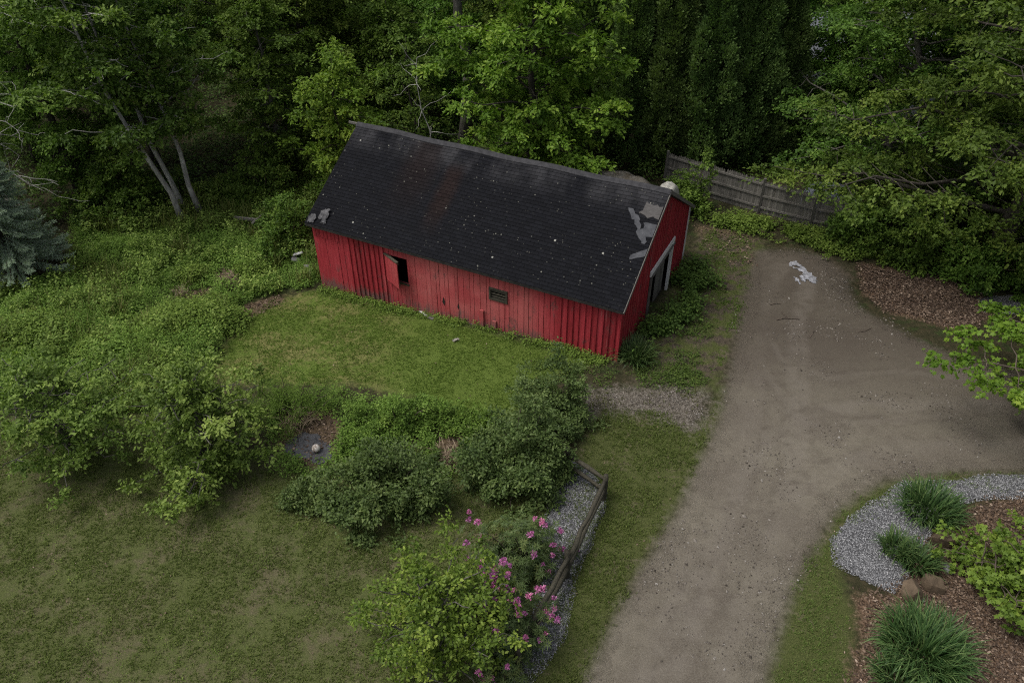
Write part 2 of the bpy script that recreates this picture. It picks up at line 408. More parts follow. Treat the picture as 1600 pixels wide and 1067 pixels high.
def wheel_tracks():
    co = np.empty(len(dw.data.vertices)*3); dw.data.vertices.foreach_get('co', co); P = co.reshape(-1, 3)[:, :2]
    tr, ru = np.zeros(len(P)), np.zeros(len(P))
    for k, px in enumerate(([(985, 1110), (1060, 930), (1120, 800), (1190, 690), (1300, 640), (1450, 630), (1700, 640)], [(1120, 1110), (1160, 960), (1215, 830), (1290, 740), (1400, 700), (1700, 700)],
               [(1030, 1110), (1105, 900), (1150, 760), (1172, 620), (1180, 520), (1195, 450), (1230, 405)], [(1150, 1110), (1200, 900), (1240, 760), (1250, 620), (1245, 520), (1262, 440)],
               [(1185, 500), (1220, 560), (1290, 590), (1400, 580), (1500, 590)], [(1180, 560), (1230, 630), (1330, 660), (1480, 650)])):
        V = poly(px); d = np.full(len(P), 9.)
        for a, b in zip(V[:-1], V[1:]):
            e = b-a; t = np.clip(((P-a)@e)/(e@e), 0, 1); d = np.minimum(d, np.linalg.norm(P-a-t[:, None]*e, axis=1))
        d = d+(fbm(P[:, 0]*1.2, P[:, 1]*1.2, 200+k)-.5)*.25
        wd = .30 if k < 4 else .16
        tr = np.maximum(tr, np.clip(1.5-d/wd, 0, 1)*(1 if k < 4 else .6)); ru = np.maximum(ru, np.clip(1-np.abs(d-wd*1.35)/.16, 0, 1))
    ed = np.clip((field(P, DRIVE, .35, 2.2, 5)-.6)/.6, 0, 1); tr *= ed; ru *= ed
    for n, v in (('track', tr), ('rut', ru)):
        a = dw.data.attributes.new(n, 'FLOAT', 'POINT'); a.data.foreach_set('value', v.astype(np.float32))
wheel_tracks()

def make_gravel_mat():
    t = NT('grey_gravel'); o = t.geo()
    v = t.voro(o, 30, out='Color'); d = t.voro(o, 30)
    c = t.ramp(v, [(.1, (.062, .063, .066)), (.5, (.165, .167, .174)), (.9, (.36, .365, .375))])
    c = t.mix(t.rng(d, .35, .6, 0, .8), c, (.03, .03, .032))
    t.bump(t.math('SUBTRACT', 1, d), .02, 1)
    return t.done(c, .85, .25)
GRAVEL = make_gravel_mat()
for nm, V, l in (('gravel', GRAVEL_L, 'grey gravel strip beside the split rail fence'), ('gravel', GRAVEL_R, 'pale grey gravel bed around the daylilies and boulders'), ('gravel', GRAVEL_S, 'small grey gravel patch at the edge of the woods')):
    o = sheet(nm, V, GRAVEL, 0, .10, .06, .02, 9, kind='stuff', fr=2.5); tag(o, l, 'gravel')

def pts_in(V, n, rng, amp=.3, inset=0., seed=3, fade=0.):
    lo, hi = V.min(0)-.5, V.max(0)+.5
    lo = np.maximum(lo, [-34, 7]); hi = np.minimum(hi, [34, 70])
    P = rng.uniform(lo, hi, (n, 2)); d = field(P, V, amp, 1.6, seed)
    k = d > inset+rng.random(n)*fade
    return P[k]
def on_ground(P, dz=0.): return np.column_stack([P, terrain(P[:, 0], P[:, 1])+dz])

# loose stones: small faceted pebbles
OCT = np.array([[1, 0, 0], [0, 1, 0], [-1, 0, 0], [0, -1, 0], [0, 0, .7], [0, 0, -.5]], float)
OCTF = np.array([[0, 1, 4], [1, 2, 4], [2, 3, 4], [3, 0, 4], [1, 0, 5], [2, 1, 5], [3, 2, 5], [0, 3, 5]])
def pebbles(mb, P, size, rng):
    n = len(P); a = rng.uniform(0, 2*pi, n); ca, sa = np.cos(a), np.sin(a)
    V = OCT[None]*rng.uniform(.6, 1.3, (n, 6, 1))*np.broadcast_to(size, (n,))[:, None, None]
    V = np.stack([V[..., 0]*ca[:, None]-V[..., 1]*sa[:, None]*.8, V[..., 0]*sa[:, None]+V[..., 1]*ca[:, None]*.8, V[..., 2]], -1)
    v = (P[:, None]+V).reshape(-1, 3); f = (np.arange(n)[:, None, None]*6+OCTF[None]).reshape(-1, 3)
    mb.add(v, f, np.repeat(rng.random(n), 6))
def stone_mat(name, stops):
    t = NT(name); return t.done(t.ramp(t.attr('var'), stops), .85, .25)
PEB = stone_mat('gravel_stones', [(0, (.062, .063, .066)), (.5, (.165, .167, .174)), (.85, (.32, .325, .335)), (1, (.50, .50, .50))])
DPEB = stone_mat('driveway_pebbles', [(0, (.045, .038, .03)), (.4, (.11, .095, .08)), (.85, (.20, .18, .155)), (1, (.33, .31, .28))])
CHIP = stone_mat('bark_chips', [(0, (.028, .019, .014)), (.4, (.085, .058, .042)), (.75, (.20, .145, .105)), (1, (.46, .36, .28))])
rg = np.random.default_rng(11)
for V, n, l in ((GRAVEL_L, 34000, 'loose crushed stone over the strip by the split rail fence'), (GRAVEL_R, 42000, 'loose crushed stone over the bed with the boulders')):
    mb = MB(); P = pts_in(V, n, rg, .10, -.04, 9); pebbles(mb, on_ground(P, .026), rg.uniform(.010, .024, len(P)), rg)
    tag(mb.build('gravel_stones', PEB), l, 'gravel', kind='stuff')
mb = MB(); P = pts_in(DRIVE, 60000, rg, .5, -.1); k = fbm(P[:, 0]*.8, P[:, 1]*.8, 21) > .45+rg.random(len(P))*.25
P = P[k]; pebbles(mb, on_ground(P, .014), rg.gamma(2., .0065, len(P))+.006, rg)
P = pts_in(STONY, 9000, rg, .7, .05, fade=.5); P = P[fbm(P[:, 0]*1.7, P[:, 1]*1.7, 77) > .40]; pebbles(mb, on_ground(P, .012), rg.uniform(.012, .035, len(P)), rg)
tag(mb.build('pebbles', DPEB), 'loose pebbles strewn over the dirt driveway', 'pebbles', kind='stuff')
def chips(mb, P, size, rng, lift=.01):
    n = len(P); A = rng.normal(0, 1, (n, 3)); A[:, 2] *= .3; N = rng.normal(0, .35, (n, 3))+np.array([0, 0, 1])
    leaves(mb, on_ground(P, lift)+rng.random((n, 1))*np.array([[0, 0, .03]]), A, N, size, 'oval', rng.beta(2, 2.6, n))
mb = MB()
for V, n, sz in ((MULCH, 60000, (.04, .10)), (LEAFLITTER, 16000, (.06, .12))):
    P = pts_in(V, n, rg, .4, -.1, fade=.5); chips(mb, P, rg.uniform(*sz, len(P)), rg)
for V in BROWNS: P = pts_in(V, 1500, rg, .3, -.1, fade=.3); chips(mb, P, rg.uniform(.05, .12, len(P)), rg)
tag(mb.build('leaf_litter', CHIP), 'brown dead leaves and bark chips on the bare soil', 'leaf litter', kind='stuff')

# rough pale raised patch at the far end of the parking area
CRUST = plain_mat('pale_crust', (.07, .07, .075), (.42, .43, .47), 9, .75, bump=.03)
o = sheet('crust', PALE_PATCH, CRUST, .0, .30, .03, .02, 31, kind='thing', fr=5.5)
del o['kind']; tag(o, 'pale crusted patch on the dirt at the far end of the parking area', 'crust')
co = np.empty(len(o.data.vertices)*3); o.data.vertices.foreach_get('co', co); co = co.reshape(-1, 3)
co[:, 2] += .09*fbm(co[:, 0]*5, co[:, 1]*5, 44)**2*np.clip(sdist(co[:, :2], PALE_PATCH)*5+.6, 0, 1); o.data.vertices.foreach_set('co', co.ravel()); o.data.update()

# ------------------------------------------------------------------ barn
BX, BY, BTH, BL, BW, WH, RH, OV = 3.498, 20.74, .466, 12.32, 7.3, 2.34, 4.62, .27
SL = (RH-WH)/(BW/2)
def red_mat():
    t = NT('barn_red_boards'); o = t.obj(); v = t.attr('var')
    st = t.noise(t.scale(o, (14, 14, .9)), 1.6, 6, .7); big = t.noise(o, .8, 4, .6); fine = t.noise(t.scale(o, (60, 60, 6)), 1, 3, .7)
    c = t.ramp(st, [(.25, (.19, .014, .020)), (.5, (.33, .026, .036)), (.8, (.42, .055, .064))])
    c = t.mix(1, c, t.ramp(v, [(0, (.50, .48, .48)), (.5, (1, 1, 1)), (1, (1.22, 1.55, 1.5))]), 'MULTIPLY')
    sep = t.n('ShaderNodeSeparateXYZ'); t.l(o, sep.inputs[0]); x, z = sep.outputs[0], sep.outputs[2]
    # sun faded middle of the long wall, paint gone to grey wood near the foot
    fade = t.math('MULTIPLY', t.rng(x, -9.5, -7.5), t.rng(x, -2.0, -3.6))
    c = t.mix(t.math('MULTIPLY', fade, t.rng(big, .3, .65, .3, .85)), c, (.47, .12, .115))
    foot = t.math('ADD', z, t.math('MULTIPLY', t.math('ADD', x, 3.0), -.042*.95))
    worn = t.math('ADD', t.math('ADD', t.rng(foot, 1.0, -.1, 0, .34, False), t.math('MULTIPLY', st, .5)), t.math('MULTIPLY', big, .45))
    c = t.mix(t.math('MULTIPLY', t.rng(worn, .70, .86), t.rng(x, -.9, -3.5, .2, .8)), c, (.105, .080, .070))
    c = t.mix(t.rng(t.noise(t.scale(o, (1.6, 1.6, .8)), 1.5, 5, .72, dist=.5), .56, .70, 0, .65), c, (.090, .060, .052))
    c = t.mix(t.rng(t.noise(t.scale(o, (9, 9, .5)), 1.3, 4, .7), .60, .74, 0, .6), c, (.44, .17, .16))
    c = t.mix(t.rng(t.noise(t.scale(o, (11, 11, .8)), 1.7, 4, .7), .63, .72, 0, .6), c, (.085, .018, .022))
    c = t.mix(t.rng(fine, .66, .78, 0, .5), c, (.20, .13, .12))
    t.bump(t.math('ADD', st, fine), .006, .8)
    return t.done(c, t.rng(st, .2, .8, .6, .85), .3)
RED = red_mat()
WOODGREY = plain_mat('weathered_grey_wood', (.07, .066, .058), (.20, .19, .17), 9, .9, (6, 6, .7))
MOSSWOOD = plain_mat('mossy_wood', (.026, .026, .018), (.085, .076, .055), 7, .9, (3, 3, 1))
WHITEWOOD = plain_mat('flaking_white_paint', (.34, .34, .33), (.74, .74, .72), 7, .7, (4, 4, .8))
DARKIN = plain_mat('dark_inside', (.010, .009, .008), (.030, .027, .024), 4, .95)
def roof_mat():
    t = NT('black_asphalt_shingle'); u = t.uv()
    br = t.n('ShaderNodeTexBrick'); t.l(u, br.inputs['Vector']); br.inputs['Scale'].default_value = 1
    br.inputs['Brick Width'].default_value = .30; br.inputs['Row Height'].default_value = .14; br.inputs['Mortar Size'].default_value = .008
    br.inputs['Color1'].default_value = (.84, .84, .84, 1); br.inputs['Color2'].default_value = (1.18, 1.18, 1.18, 1); br.inputs['Mortar'].default_value = (.62, .62, .62, 1)
    sep = t.n('ShaderNodeSeparateXYZ'); t.l(u, sep.inputs[0]); x, v = sep.outputs[0], sep.outputs[1]
    n1 = t.noise(u, .55, 4, .6); n2 = t.noise(u, 3, 4, .65); n3 = t.noise(u, 60, 2, .7)
    c = t.ramp(n2, [(.3, (.0060, .0064, .0082)), (.7, (.0108, .0113, .0138))])
    # worn pale tabs towards the ridge
    worn = t.math('MULTIPLY', t.rng(v, 3.2, 4.2), t.rng(t.noise(t.scale(u, (1, .35, 1)), .8, 3, .6), .38, .60))
    c = t.mix(t.math('MULTIPLY', worn, .75), c, (.040, .040, .043))
    # rust-brown run
    band = t.math('ABSOLUTE', t.math('SUBTRACT', t.math('ADD', x, t.math('MULTIPLY', n2, .35)), 5.05))
    run = t.math('MULTIPLY', t.rng(band, .55, .12), t.math('MULTIPLY', t.rng(v, .5, 2.2), t.rng(v, 4.0, 3.4)))
    c = t.mix(t.math('MULTIPLY', run, .55), c, (.022, .0125, .0100))
    band2 = t.math('ABSOLUTE', t.math('SUBTRACT', x, t.math('ADD', 3.0, t.math('MULTIPLY', n1, .8))))
    c = t.mix(t.math('MULTIPLY', t.math('MULTIPLY', t.rng(band2, 1.0, .2), t.rng(v, .8, 3.6)), .5), c, (.017, .0105, .009))
    c = t.mix(1, c, br.outputs['Color'], 'MULTIPLY')
    # lichen spots
    for sc, th, keep, col in ((1.5, .070, .60, (.50, .50, .44)), (4.5, .14, .68, (.27, .27, .23)), (12, .26, .76, (.17, .17, .14))):
        d = t.voro(u, sc); k = t.voro(u, sc, out='Color')
        cl = t.rng(n1, .42, .58, .15, 1) if sc > 3 else .9
        f = t.math('MULTIPLY', t.math('MULTIPLY', t.rng(d, th, th*.6), t.rng(k, keep, keep+.03)), cl)
        c = t.mix(f, c, tuple(.75*q for q in col))
    t.bump(t.math('ADD', t.math('MULTIPLY', br.outputs['Fac'], -1.), t.math('MULTIPLY', n3, .5)), .008, .9)
    return t.done(c, t.rng(n2, .3, .7, .7, .9), .06)
SHINGLE = roof_mat()

def build_barn():
    rng = np.random.default_rng(5)
    b = thing('barn', 'old red board barn with a dark shingle gable roof beside the dirt driveway', 'barn', (BX, BY, 0), -BTH)
    foot = lambda x, y: float(terrain(BX+x*cos(BTH)+y*sin(BTH), BY-x*sin(BTH)+y*cos(BTH)))-.12
    holes = [(-9.02, -8.15, .64, 1.68), (-4.72, -4.14, 1.12, 1.48)]
    # long front wall, board by board
    mb = MB()
    def board(x0, x1, z0, z1, th, var, proud=0.):
        c = ((x0+x1)/2, -.0-th/2-proud, (z0+z1)/2)
        tilt = rng.normal(0, .004)
        box(mb, c, (x1-x0, th, z1-z0), var, np.array([[1, 0, tilt], [0, 1, 0], [-tilt, 0, 1]]))
    def cut(x0, x1, z0, z1):
        segs = [(z0, z1)]
        for a, c, q, r in holes:
            if x1 > a+.01 and x0 < c-.01:
                n = []
                for s, e in segs:
                    if q > s: n.append((s, min(q, e)))
                    if r < e: n.append((max(r, s), e))
                segs = n
        return [s for s in segs if s[1]-s[0] > .03]
    x = -BL
    edges = [-BL]
    while x < -.02:
        if x < -11.2: wd = .56
        elif x < -9.3: wd = rng.uniform(.20, .27)
        elif x < -2.3: wd = rng.uniform(.13, .27)
        else: wd = .215
        x = min(x+wd, 0); edges.append(x)
    for h in holes:
        for e in h[:2]: edges.append(e)
    edges = np.unique(np.round(edges, 3))
    edges = [e for i, e in enumerate(edges) if i == 0 or e-edges[i-1] > .05]
    edges[-1] = 0
    for x0, x1 in zip(edges[:-1], edges[1:]):
        var = np.clip(rng.normal(.5, .2), 0, 1)
        gap = rng.uniform(.006, .022)
        z0 = foot((x0+x1)/2, 0)+rng.uniform(-.02, .07)
        mid = -9.3 < x0 < -2.3
        for s, e in cut(x0, x1, z0, WH+rng.uniform(-.01, .01)):
            if e >= WH-.05 and (rng.random() < .2 and mid and s < .3):
                zz = rng.uniform(.5, 1.2)      # a patched board in two lengths
                board(x0, x1-gap, s, zz-.004, .024, np.clip(var+.2, 0, 1), rng.uniform(0, .006)); board(x0, x1-gap, zz, e, .024, var, rng.uniform(0, .006))
            else: board(x0, x1-gap, s, e, .024, var, rng.uniform(0, .008))
        if (-2.3 <= x0 or -11.2 < x0 < -9.3):  # raised battens over the joints
            for s, e in cut(x1-.03, x1+.03, z0+.02, WH): board(x1-.034, x1+.026, s, e, .05, np.clip(var-.1, 0, 1), .024)
    # short upper boards on the left door-like panels
    for xx in np.arange(-BL+.02, -11.2, .17):
        board(xx, xx+.15, 1.62+rng.uniform(-.02, .02), WH, .03, np.clip(rng.normal(.5, .2), 0, 1), .026)
    wall_f = mb.build('wall', RED, b)
    # near-black sheet behind the gaps, their shade put into its colour, with the same openings
    mb = MB()
    xs = sorted([-BL+.05, -.05]+[e for h in holes for e in h[:2]])
    for x0, x1 in zip(xs[:-1], xs[1:]):
        for s, e in cut(x0, x1, foot(-6, 0)-.3, WH-.03): box(mb, ((x0+x1)/2, .03, (s+e)/2), (x1-x0, .03, e-s))
    mb.build('dark_backing', DARKIN, b)
    # gable walls
    top = lambda y: WH+SL*(BW/2-abs(y-BW/2))-.04
    def gable(xp, sgn, door):
        mb = MB(); y = 0; dark = MB()
        while y < BW-.01:
            wd = min(.225, BW-y) if sgn > 0 else min(.3, BW-y)
            y1 = y+wd; g = .008
            z0 = foot(xp, y)+rng.uniform(0, .05)
            zb0 = zb1 = z0
            inside = door and y1 > door[0]+.02 and y < door[1]-.02
            if inside: zb0 = zb1 = door[2]
            th = .024; o = rng.uniform(0, .008)
            xa, xb = xp+sgn*o, xp+sgn*(o+th)
            v = [[X_, Y_, Z_] for X_ in (xa, xb) for Y_, Z_ in ((y, zb0), (y1-g, zb1), (y1-g, top(y1-g)), (y, top(y)))]
            f = np.array([[0, 1, 2, 3], [7, 6, 5, 4], [0, 4, 5, 1], [1, 5, 6, 2], [2, 6, 7, 3], [3, 7, 4, 0]])
            if sgn < 0: f = f[:, ::-1]
            mb.add(v, f, np.clip(rng.normal(.42, .15), 0, 1))
            if rng.random() < .9 and not (inside and False):
                zb = zb0+.02
                v = [[xp+sgn*.03+sgn*q, yy, zz] for q in (0, .025) for yy, zz in ((y1-.03, zb), (y1+.02, zb), (y1+.02, top(min(y1+.02, BW))), (y1-.03, top(y1-.03)))]
                if y1+.03 < BW and not (door and door[0]-.05 < y1 < door[1]+.05 and zb < door[2]): mb.add(v, f, np.clip(rng.normal(.36, .1), 0, 1))
            xd = xp-sgn*.03
            v = [[X_, Y_, Z_] for X_ in (xd-.01, xd+.01) for Y_, Z_ in ((y, zb0), (y1, zb1), (y1, top(y1)-.02), (y, top(y)-.02))]
            dark.add(v, np.array([[0, 1, 2, 3], [7, 6, 5, 4], [0, 4, 5, 1], [1, 5, 6, 2], [2, 6, 7, 3], [3, 7, 4, 0]]))
            y = y1
        mb.build('wall', RED, b); dark.build('dark_backing', DARKIN, b)  # gable backing is near-black too, gap shade held in its colour
    DOOR = (2.95, 5.2, 1.72)
    gable(0, 1, DOOR); gable(-BL, -1, None)
    mb = MB(); y = 0
    for x0 in np.arange(-BL, -.28, .3): box(mb, (x0+.14, BW+.015, WH/2-.35), (.28, .03, WH+.6), np.clip(rng.normal(.5, .2), 0, 1))
    mb.build('wall', RED, b)
    mb = MB(); box(mb, (-BL/2, BW/2, foot(-2, 3)+.1), (BL-.1, BW-.1, .04)); mb.build('floor', DARKIN, b)
    # sill and stone footing along the front
    mb = MB()
    for x0 in np.arange(-BL, -.1, .35):
        zf = foot(x0+.2, 0)
        box(mb, (x0+.19, .06+rng.uniform(-.02, .02), zf-.05), (.35, .22, .34), rng.random(), None, .015, rng)
    mb.build('footing', plain_mat('fieldstone', (.06, .058, .052), (.19, .18, .165), 6), b)
    # door: frame, track board, inner plank
    f = MB(); box(f, (.075, DOOR[1]+.06, .62), (.09, .15, 2.3), .6); fr = f.build('door_frame', WHITEWOOD, b)
    f = MB(); box(f, (.075, (DOOR[0]+DOOR[1])/2+.06, DOOR[2]+.10), (.05, DOOR[1]-DOOR[0]+.5, .20), .65); f.build('lintel', WHITEWOOD, fr)
    f = MB(); box(f, (.13, (DOOR[0]+DOOR[1])/2+.06, DOOR[2]+.0), (.06, DOOR[1]-DOOR[0]+.3, .05), .25); f.build('door_track', WOODGREY, fr)
    f = MB(); box(f, (.075, DOOR[0]-.03, .62), (.07, .08, 2.1), .35); f.build('jamb', WOODGREY, fr)
    f = MB()
    for k in range(4): box(f, (-.10, 4.25+k*.24, .62), (.03, .225, 2.1), rng.uniform(.3, .8))
    f.build('door_leaf', WOODGREY, b)
    # window opening: frame and outward swung shutter
    x0, x1, z0, z1 = holes[0]
    f = MB()
    box(f, ((x0+x1)/2, -.01, z0-.045), (x1-x0+.06, .13, .07), .5); box(f, (x1+.03, .02, (z0+z1)/2), (.05, .08, z1-z0), .3); box(f, (x0-.03, .02, (z0+z1)/2), (.05, .08, z1-z0), .3)
    win = f.build('window_frame', MOSSWOOD, b)
    f = MB(); box(f, ((x0+x1)/2, .03, z1+.035), (x1-x0+.16, .10, .06), .75); f.build('head_rail', WOODGREY, win)
    a = R(-24); rot = rotz(a); hp = np.array([x0-.05, -.06, 0])
    f = MB(); sw = .82
    for k in range(4):
        c = hp+rot@np.array([sw*(k+.5)/4, 0, 0]); box(f, (c[0], c[1], (z0+z1)/2-.02), (sw/4-.008, .03, z1-z0+.08), rng.uniform(.2, .6), rot)
    sh = f.build('shutter', RED, b)
    for zz, hh in ((z1-.02, .13), (z0+.10, .10)):
        f = MB(); c = hp+rot@np.array([sw/2, .035, 0]); box(f, (c[0], c[1], zz), (sw, .04, hh), .6, rot); f.build('cross_rail', MOSSWOOD, sh)
    f = MB()
    c = hp+rot@np.array([sw/2, 0, 0]); box(f, (c[0], c[1], z1+.03), (sw+.04, .09, .035), .8, rot)
    f.build('top_cap', MOSSWOOD, sh)
    # louvred vent
    x0, x1, z0, z1 = holes[1]; f = MB()
    for (cx, cz, sx, sz) in (((x0+x1)/2, z1+.03, x1-x0+.14, .07), ((x0+x1)/2, z0-.04, x1-x0+.14, .09), (x0-.035, (z0+z1)/2, .07, z1-z0), (x1+.035, (z0+z1)/2, .07, z1-z0)):
        box(f, (cx, -.035, cz), (sx, .06, sz), .35)
    ve = f.build('vent', MOSSWOOD, b)
    for k in range(3):
        f = MB(); box(f, ((x0+x1)/2, -.01, z0+.07+k*.105), (x1-x0, .05, .014), .45, np.array([[1, 0, 0], [0, .8, -.6], [0, .6, .8]])); f.build('slat', MOSSWOOD, ve)
    # knot holes: ragged near-black plates on the boards, shade of the holes put into colour
    for (xx, zz, s) in ((-6.68, .31, 1), (-6.07, .28, .7)):
        f = MB(); v = np.array([[0, -.036, .20], [.055, -.036, .03], [.02, -.036, -.17], [-.055, -.036, -.02]])*np.array([s, 1, s])+np.array([xx, -.004, zz])
        f.add(np.concatenate([v, v+np.array([0, .03, 0])]), [(3, 2, 1, 0), (0, 1, 5, 4), (1, 2, 6, 5), (2, 3, 7, 6), (3, 0, 4, 7)]); f.build('dark_hole_plate', DARKIN, b)
    for xx, hgt in ((-5.08, .78), (-4.58, .42)):
        f = MB(); box(f, (xx, -.07, foot(xx, 0)+.1+hgt/2), (.13, .06, hgt), .35); f.build('pipe_cover', RED, b)
    # corner boards
    f = MB(); box(f, (.05, BW+.02, (WH+foot(0, BW))/2), (.05, .13, WH-foot(0, BW)), .55); f.build('corner_board', WHITEWOOD, b)
    f = MB(); box(f, (.045, -.02, (WH+foot(0, 0))/2-.02), (.04, .10, WH-foot(0, 0)-.05), .45); f.build('corner_board', RED, b)
    # roof: stepped shingle courses on both slopes
    half = BW/2; slope_len = math.hypot(half+OV, (half+OV)*SL)
    xa, xb = -BL-.12, .17
    NX = 40
    def slope(sg):
        mb = MB(); n = int(slope_len/.14)
        xs = np.linspace(xa, xb, NX); sag = -.035*np.sin(pi*(xs-xa)/(xb-xa))-.02*np.sin(xs*1.9)
        for i in range(n+1):
            v0, v1 = i*.14, min((i+1)*.14+.01, slope_len)
            if v0 >= slope_len: break
            rows = []
            for v, lift in ((v0, .0), (v0, .014), (v1, .003)):
                dh = v/slope_len*(half+OV); yl = -OV+dh; z = WH-SL*OV+dh*SL
                y = yl if sg > 0 else BW-yl
                yy = np.full(NX, y); zz = z+.05+lift+sag*(v/slope_len)
                rows.append(np.column_stack([xs, yy, zz]))
            v = np.concatenate(rows); i0 = np.arange(NX-1)
            f1 = np.stack([i0, i0+1, i0+NX+1, i0+NX], 1); f2 = f1+NX
            f = np.concatenate([f1, f2]);  f = f if sg > 0 else f[:, ::-1]
            uv = np.column_stack([np.tile(xs-xa, 3), np.repeat([v0, v0+.01, v1-.001], NX)])
            mb.add(v, f, .5, False, uv)
        return mb
    r = slope(1).build('roof', SHINGLE, b)
    slope(-1).build('roof', SHINGLE, b)
    # deck under the shingles (rafters' boards), with visible edge
    f = MB()
    for sg in (1, -1):
        ya, yb = (-OV, half) if sg > 0 else (BW+OV, half)
        za, zb = WH-SL*OV, RH
        v = [[X_, Y_, Z_+dz] for X_ in (xa+.02, xb-.02) for Y_, Z_, dz in ((ya, za, -.06), (yb, zb, -.13), (yb, zb, -.045), (ya, za, .035))]
        q = np.array([[0, 1, 2, 3], [7, 6, 5, 4], [0, 4, 5, 1], [1, 5, 6, 2], [2, 6, 7, 3], [3, 7, 4, 0]])
        f.add(v, q if sg > 0 else q[:, ::-1], .35)
    f.build('roof_deck', plain_mat('tarred_roof_edge', (.012, .012, .012), (.045, .042, .038), 6, .9), b)
    f = MB()
    xs = np.linspace(xa-.01, xb+.01, NX); sag = -.035*np.sin(pi*(xs-xa)/(xb-xa))-.02*np.sin(xs*1.9)
    rows = [np.column_stack([xs, np.full(NX, half+dy), RH+.075+sag+dz]) for dy, dz in ((-.17, -.115), (-.17, -.085), (0, .02), (.17, -.085), (.17, -.115))]
    v = np.concatenate(rows); i0 = np.arange(NX-1)
    f.add(v, np.concatenate([np.stack([i0+k*NX, i0+1+k*NX, i0+NX+1+k*NX, i0+NX+k*NX], 1) for k in range(4)]), .9, False, np.column_stack([np.tile(xs-xa, 5), np.repeat([.0, .02, .16, .02, 0], NX)]))
    f.build('ridge_cap', plain_mat('worn_ridge_shingle', (.013, .013, .015), (.04, .04, .043), 7), b)
    # bare patches where shingles are gone
    def onroof(x, v, up): dh = v/slope_len*(half+OV); return (x, -OV+dh, WH-SL*OV+dh*SL+.05+up)
    def rag(P):
        out = []
        for (a, b), (c, d_) in zip(P, P[1:]+P[:1]):
            m = max(1, int(math.hypot(c-a, d_-b)/.11))
            for k in range(m):
                q = (a+(c-a)*k/m, b+(d_-b)*k/m); j = .035 if q[0] < .12 else 0
                out.append((q[0]+rng.normal(0, j), q[1]+rng.normal(0, j)))
        return out
    BARE = plain_mat('bare_roofing_felt', (.028, .030, .035), (.085, .088, .096), 5, .8)
    BARE2 = plain_mat('bare_roof_board', (.05, .047, .045), (.105, .10, .097), 5, .85, (1, 5, 5))
    for nm, m, P in (('bare_patch', BARE, [(-1.0, 3.62), (-.78, 3.62), (.05, 2.55), (.0, 2.40), (-.12, 2.42), (-.5, 3.0)]),
                     ('bare_patch', BARE2, [(-.48, 3.92), (.14, 3.92), (.14, 3.42), (-.48, 3.48)]),
                     ('bare_patch', BARE, [(-.30, 3.22), (.16, 3.22), (.16, 2.75), (-.12, 2.72)]),
                     ('bare_patch', BARE, [(.16, 2.30), (.16, 2.02), (-.25, 1.75), (-.34, 1.86), (-.05, 2.2)])):
        P = rag(P); n = len(P); lo = [onroof(x, v, .018) for x, v in P]; hi = [onroof(x, v, .034+.006*rng.random()) for x, v in P]
        f = MB(); f.add(lo+hi, [tuple(range(n, 2*n))]+[(i, (i+1) % n, n+(i+1) % n, n+i) for i in range(n)], .55); f.build(nm, m, b)
    # torn, curled roofing at the lower left corner
    f = MB()
    for (x, v, s, q) in ((-11.78, .42, .36, .9), (-12.2, .12, .30, .6), (-11.66, .2, .22, .5)):
        k = 6; g = np.linspace(0, 1, k)
        V = [onroof(x+s*(a-.5)+rng.normal(0, .02), v+s*(c-.3)+rng.normal(0, .02), .03+.10*a*c*q+rng.random()*.06) for a in g for c in g]
        i = (np.arange(k-1)[:, None]*k+np.arange(k-1)[None]).ravel(); f.add(V, np.stack([i, i+k, i+k+1, i+1], 1), rng.uniform(.3, .9))
    f.build('torn_roofing', plain_mat('torn_felt', (.018, .018, .021), (.16, .16, .165), 6, .7), b)
    f = MB(); beam(f, (-BL-.55, half, RH-.02), (-BL+.3, half, RH-.02), .06, .08, .5); f.build('ridge_beam', WOODGREY, b)
    f = MB()
    for sg in (1, -1):
        beam(f, (xb+.01, half, RH-.02), (xb+.01, half+sg*(half+OV), WH-SL*OV-.02), .03, .12, .55)
    f.build('barge_board', WOODGREY, b)
    return b
build_barn()

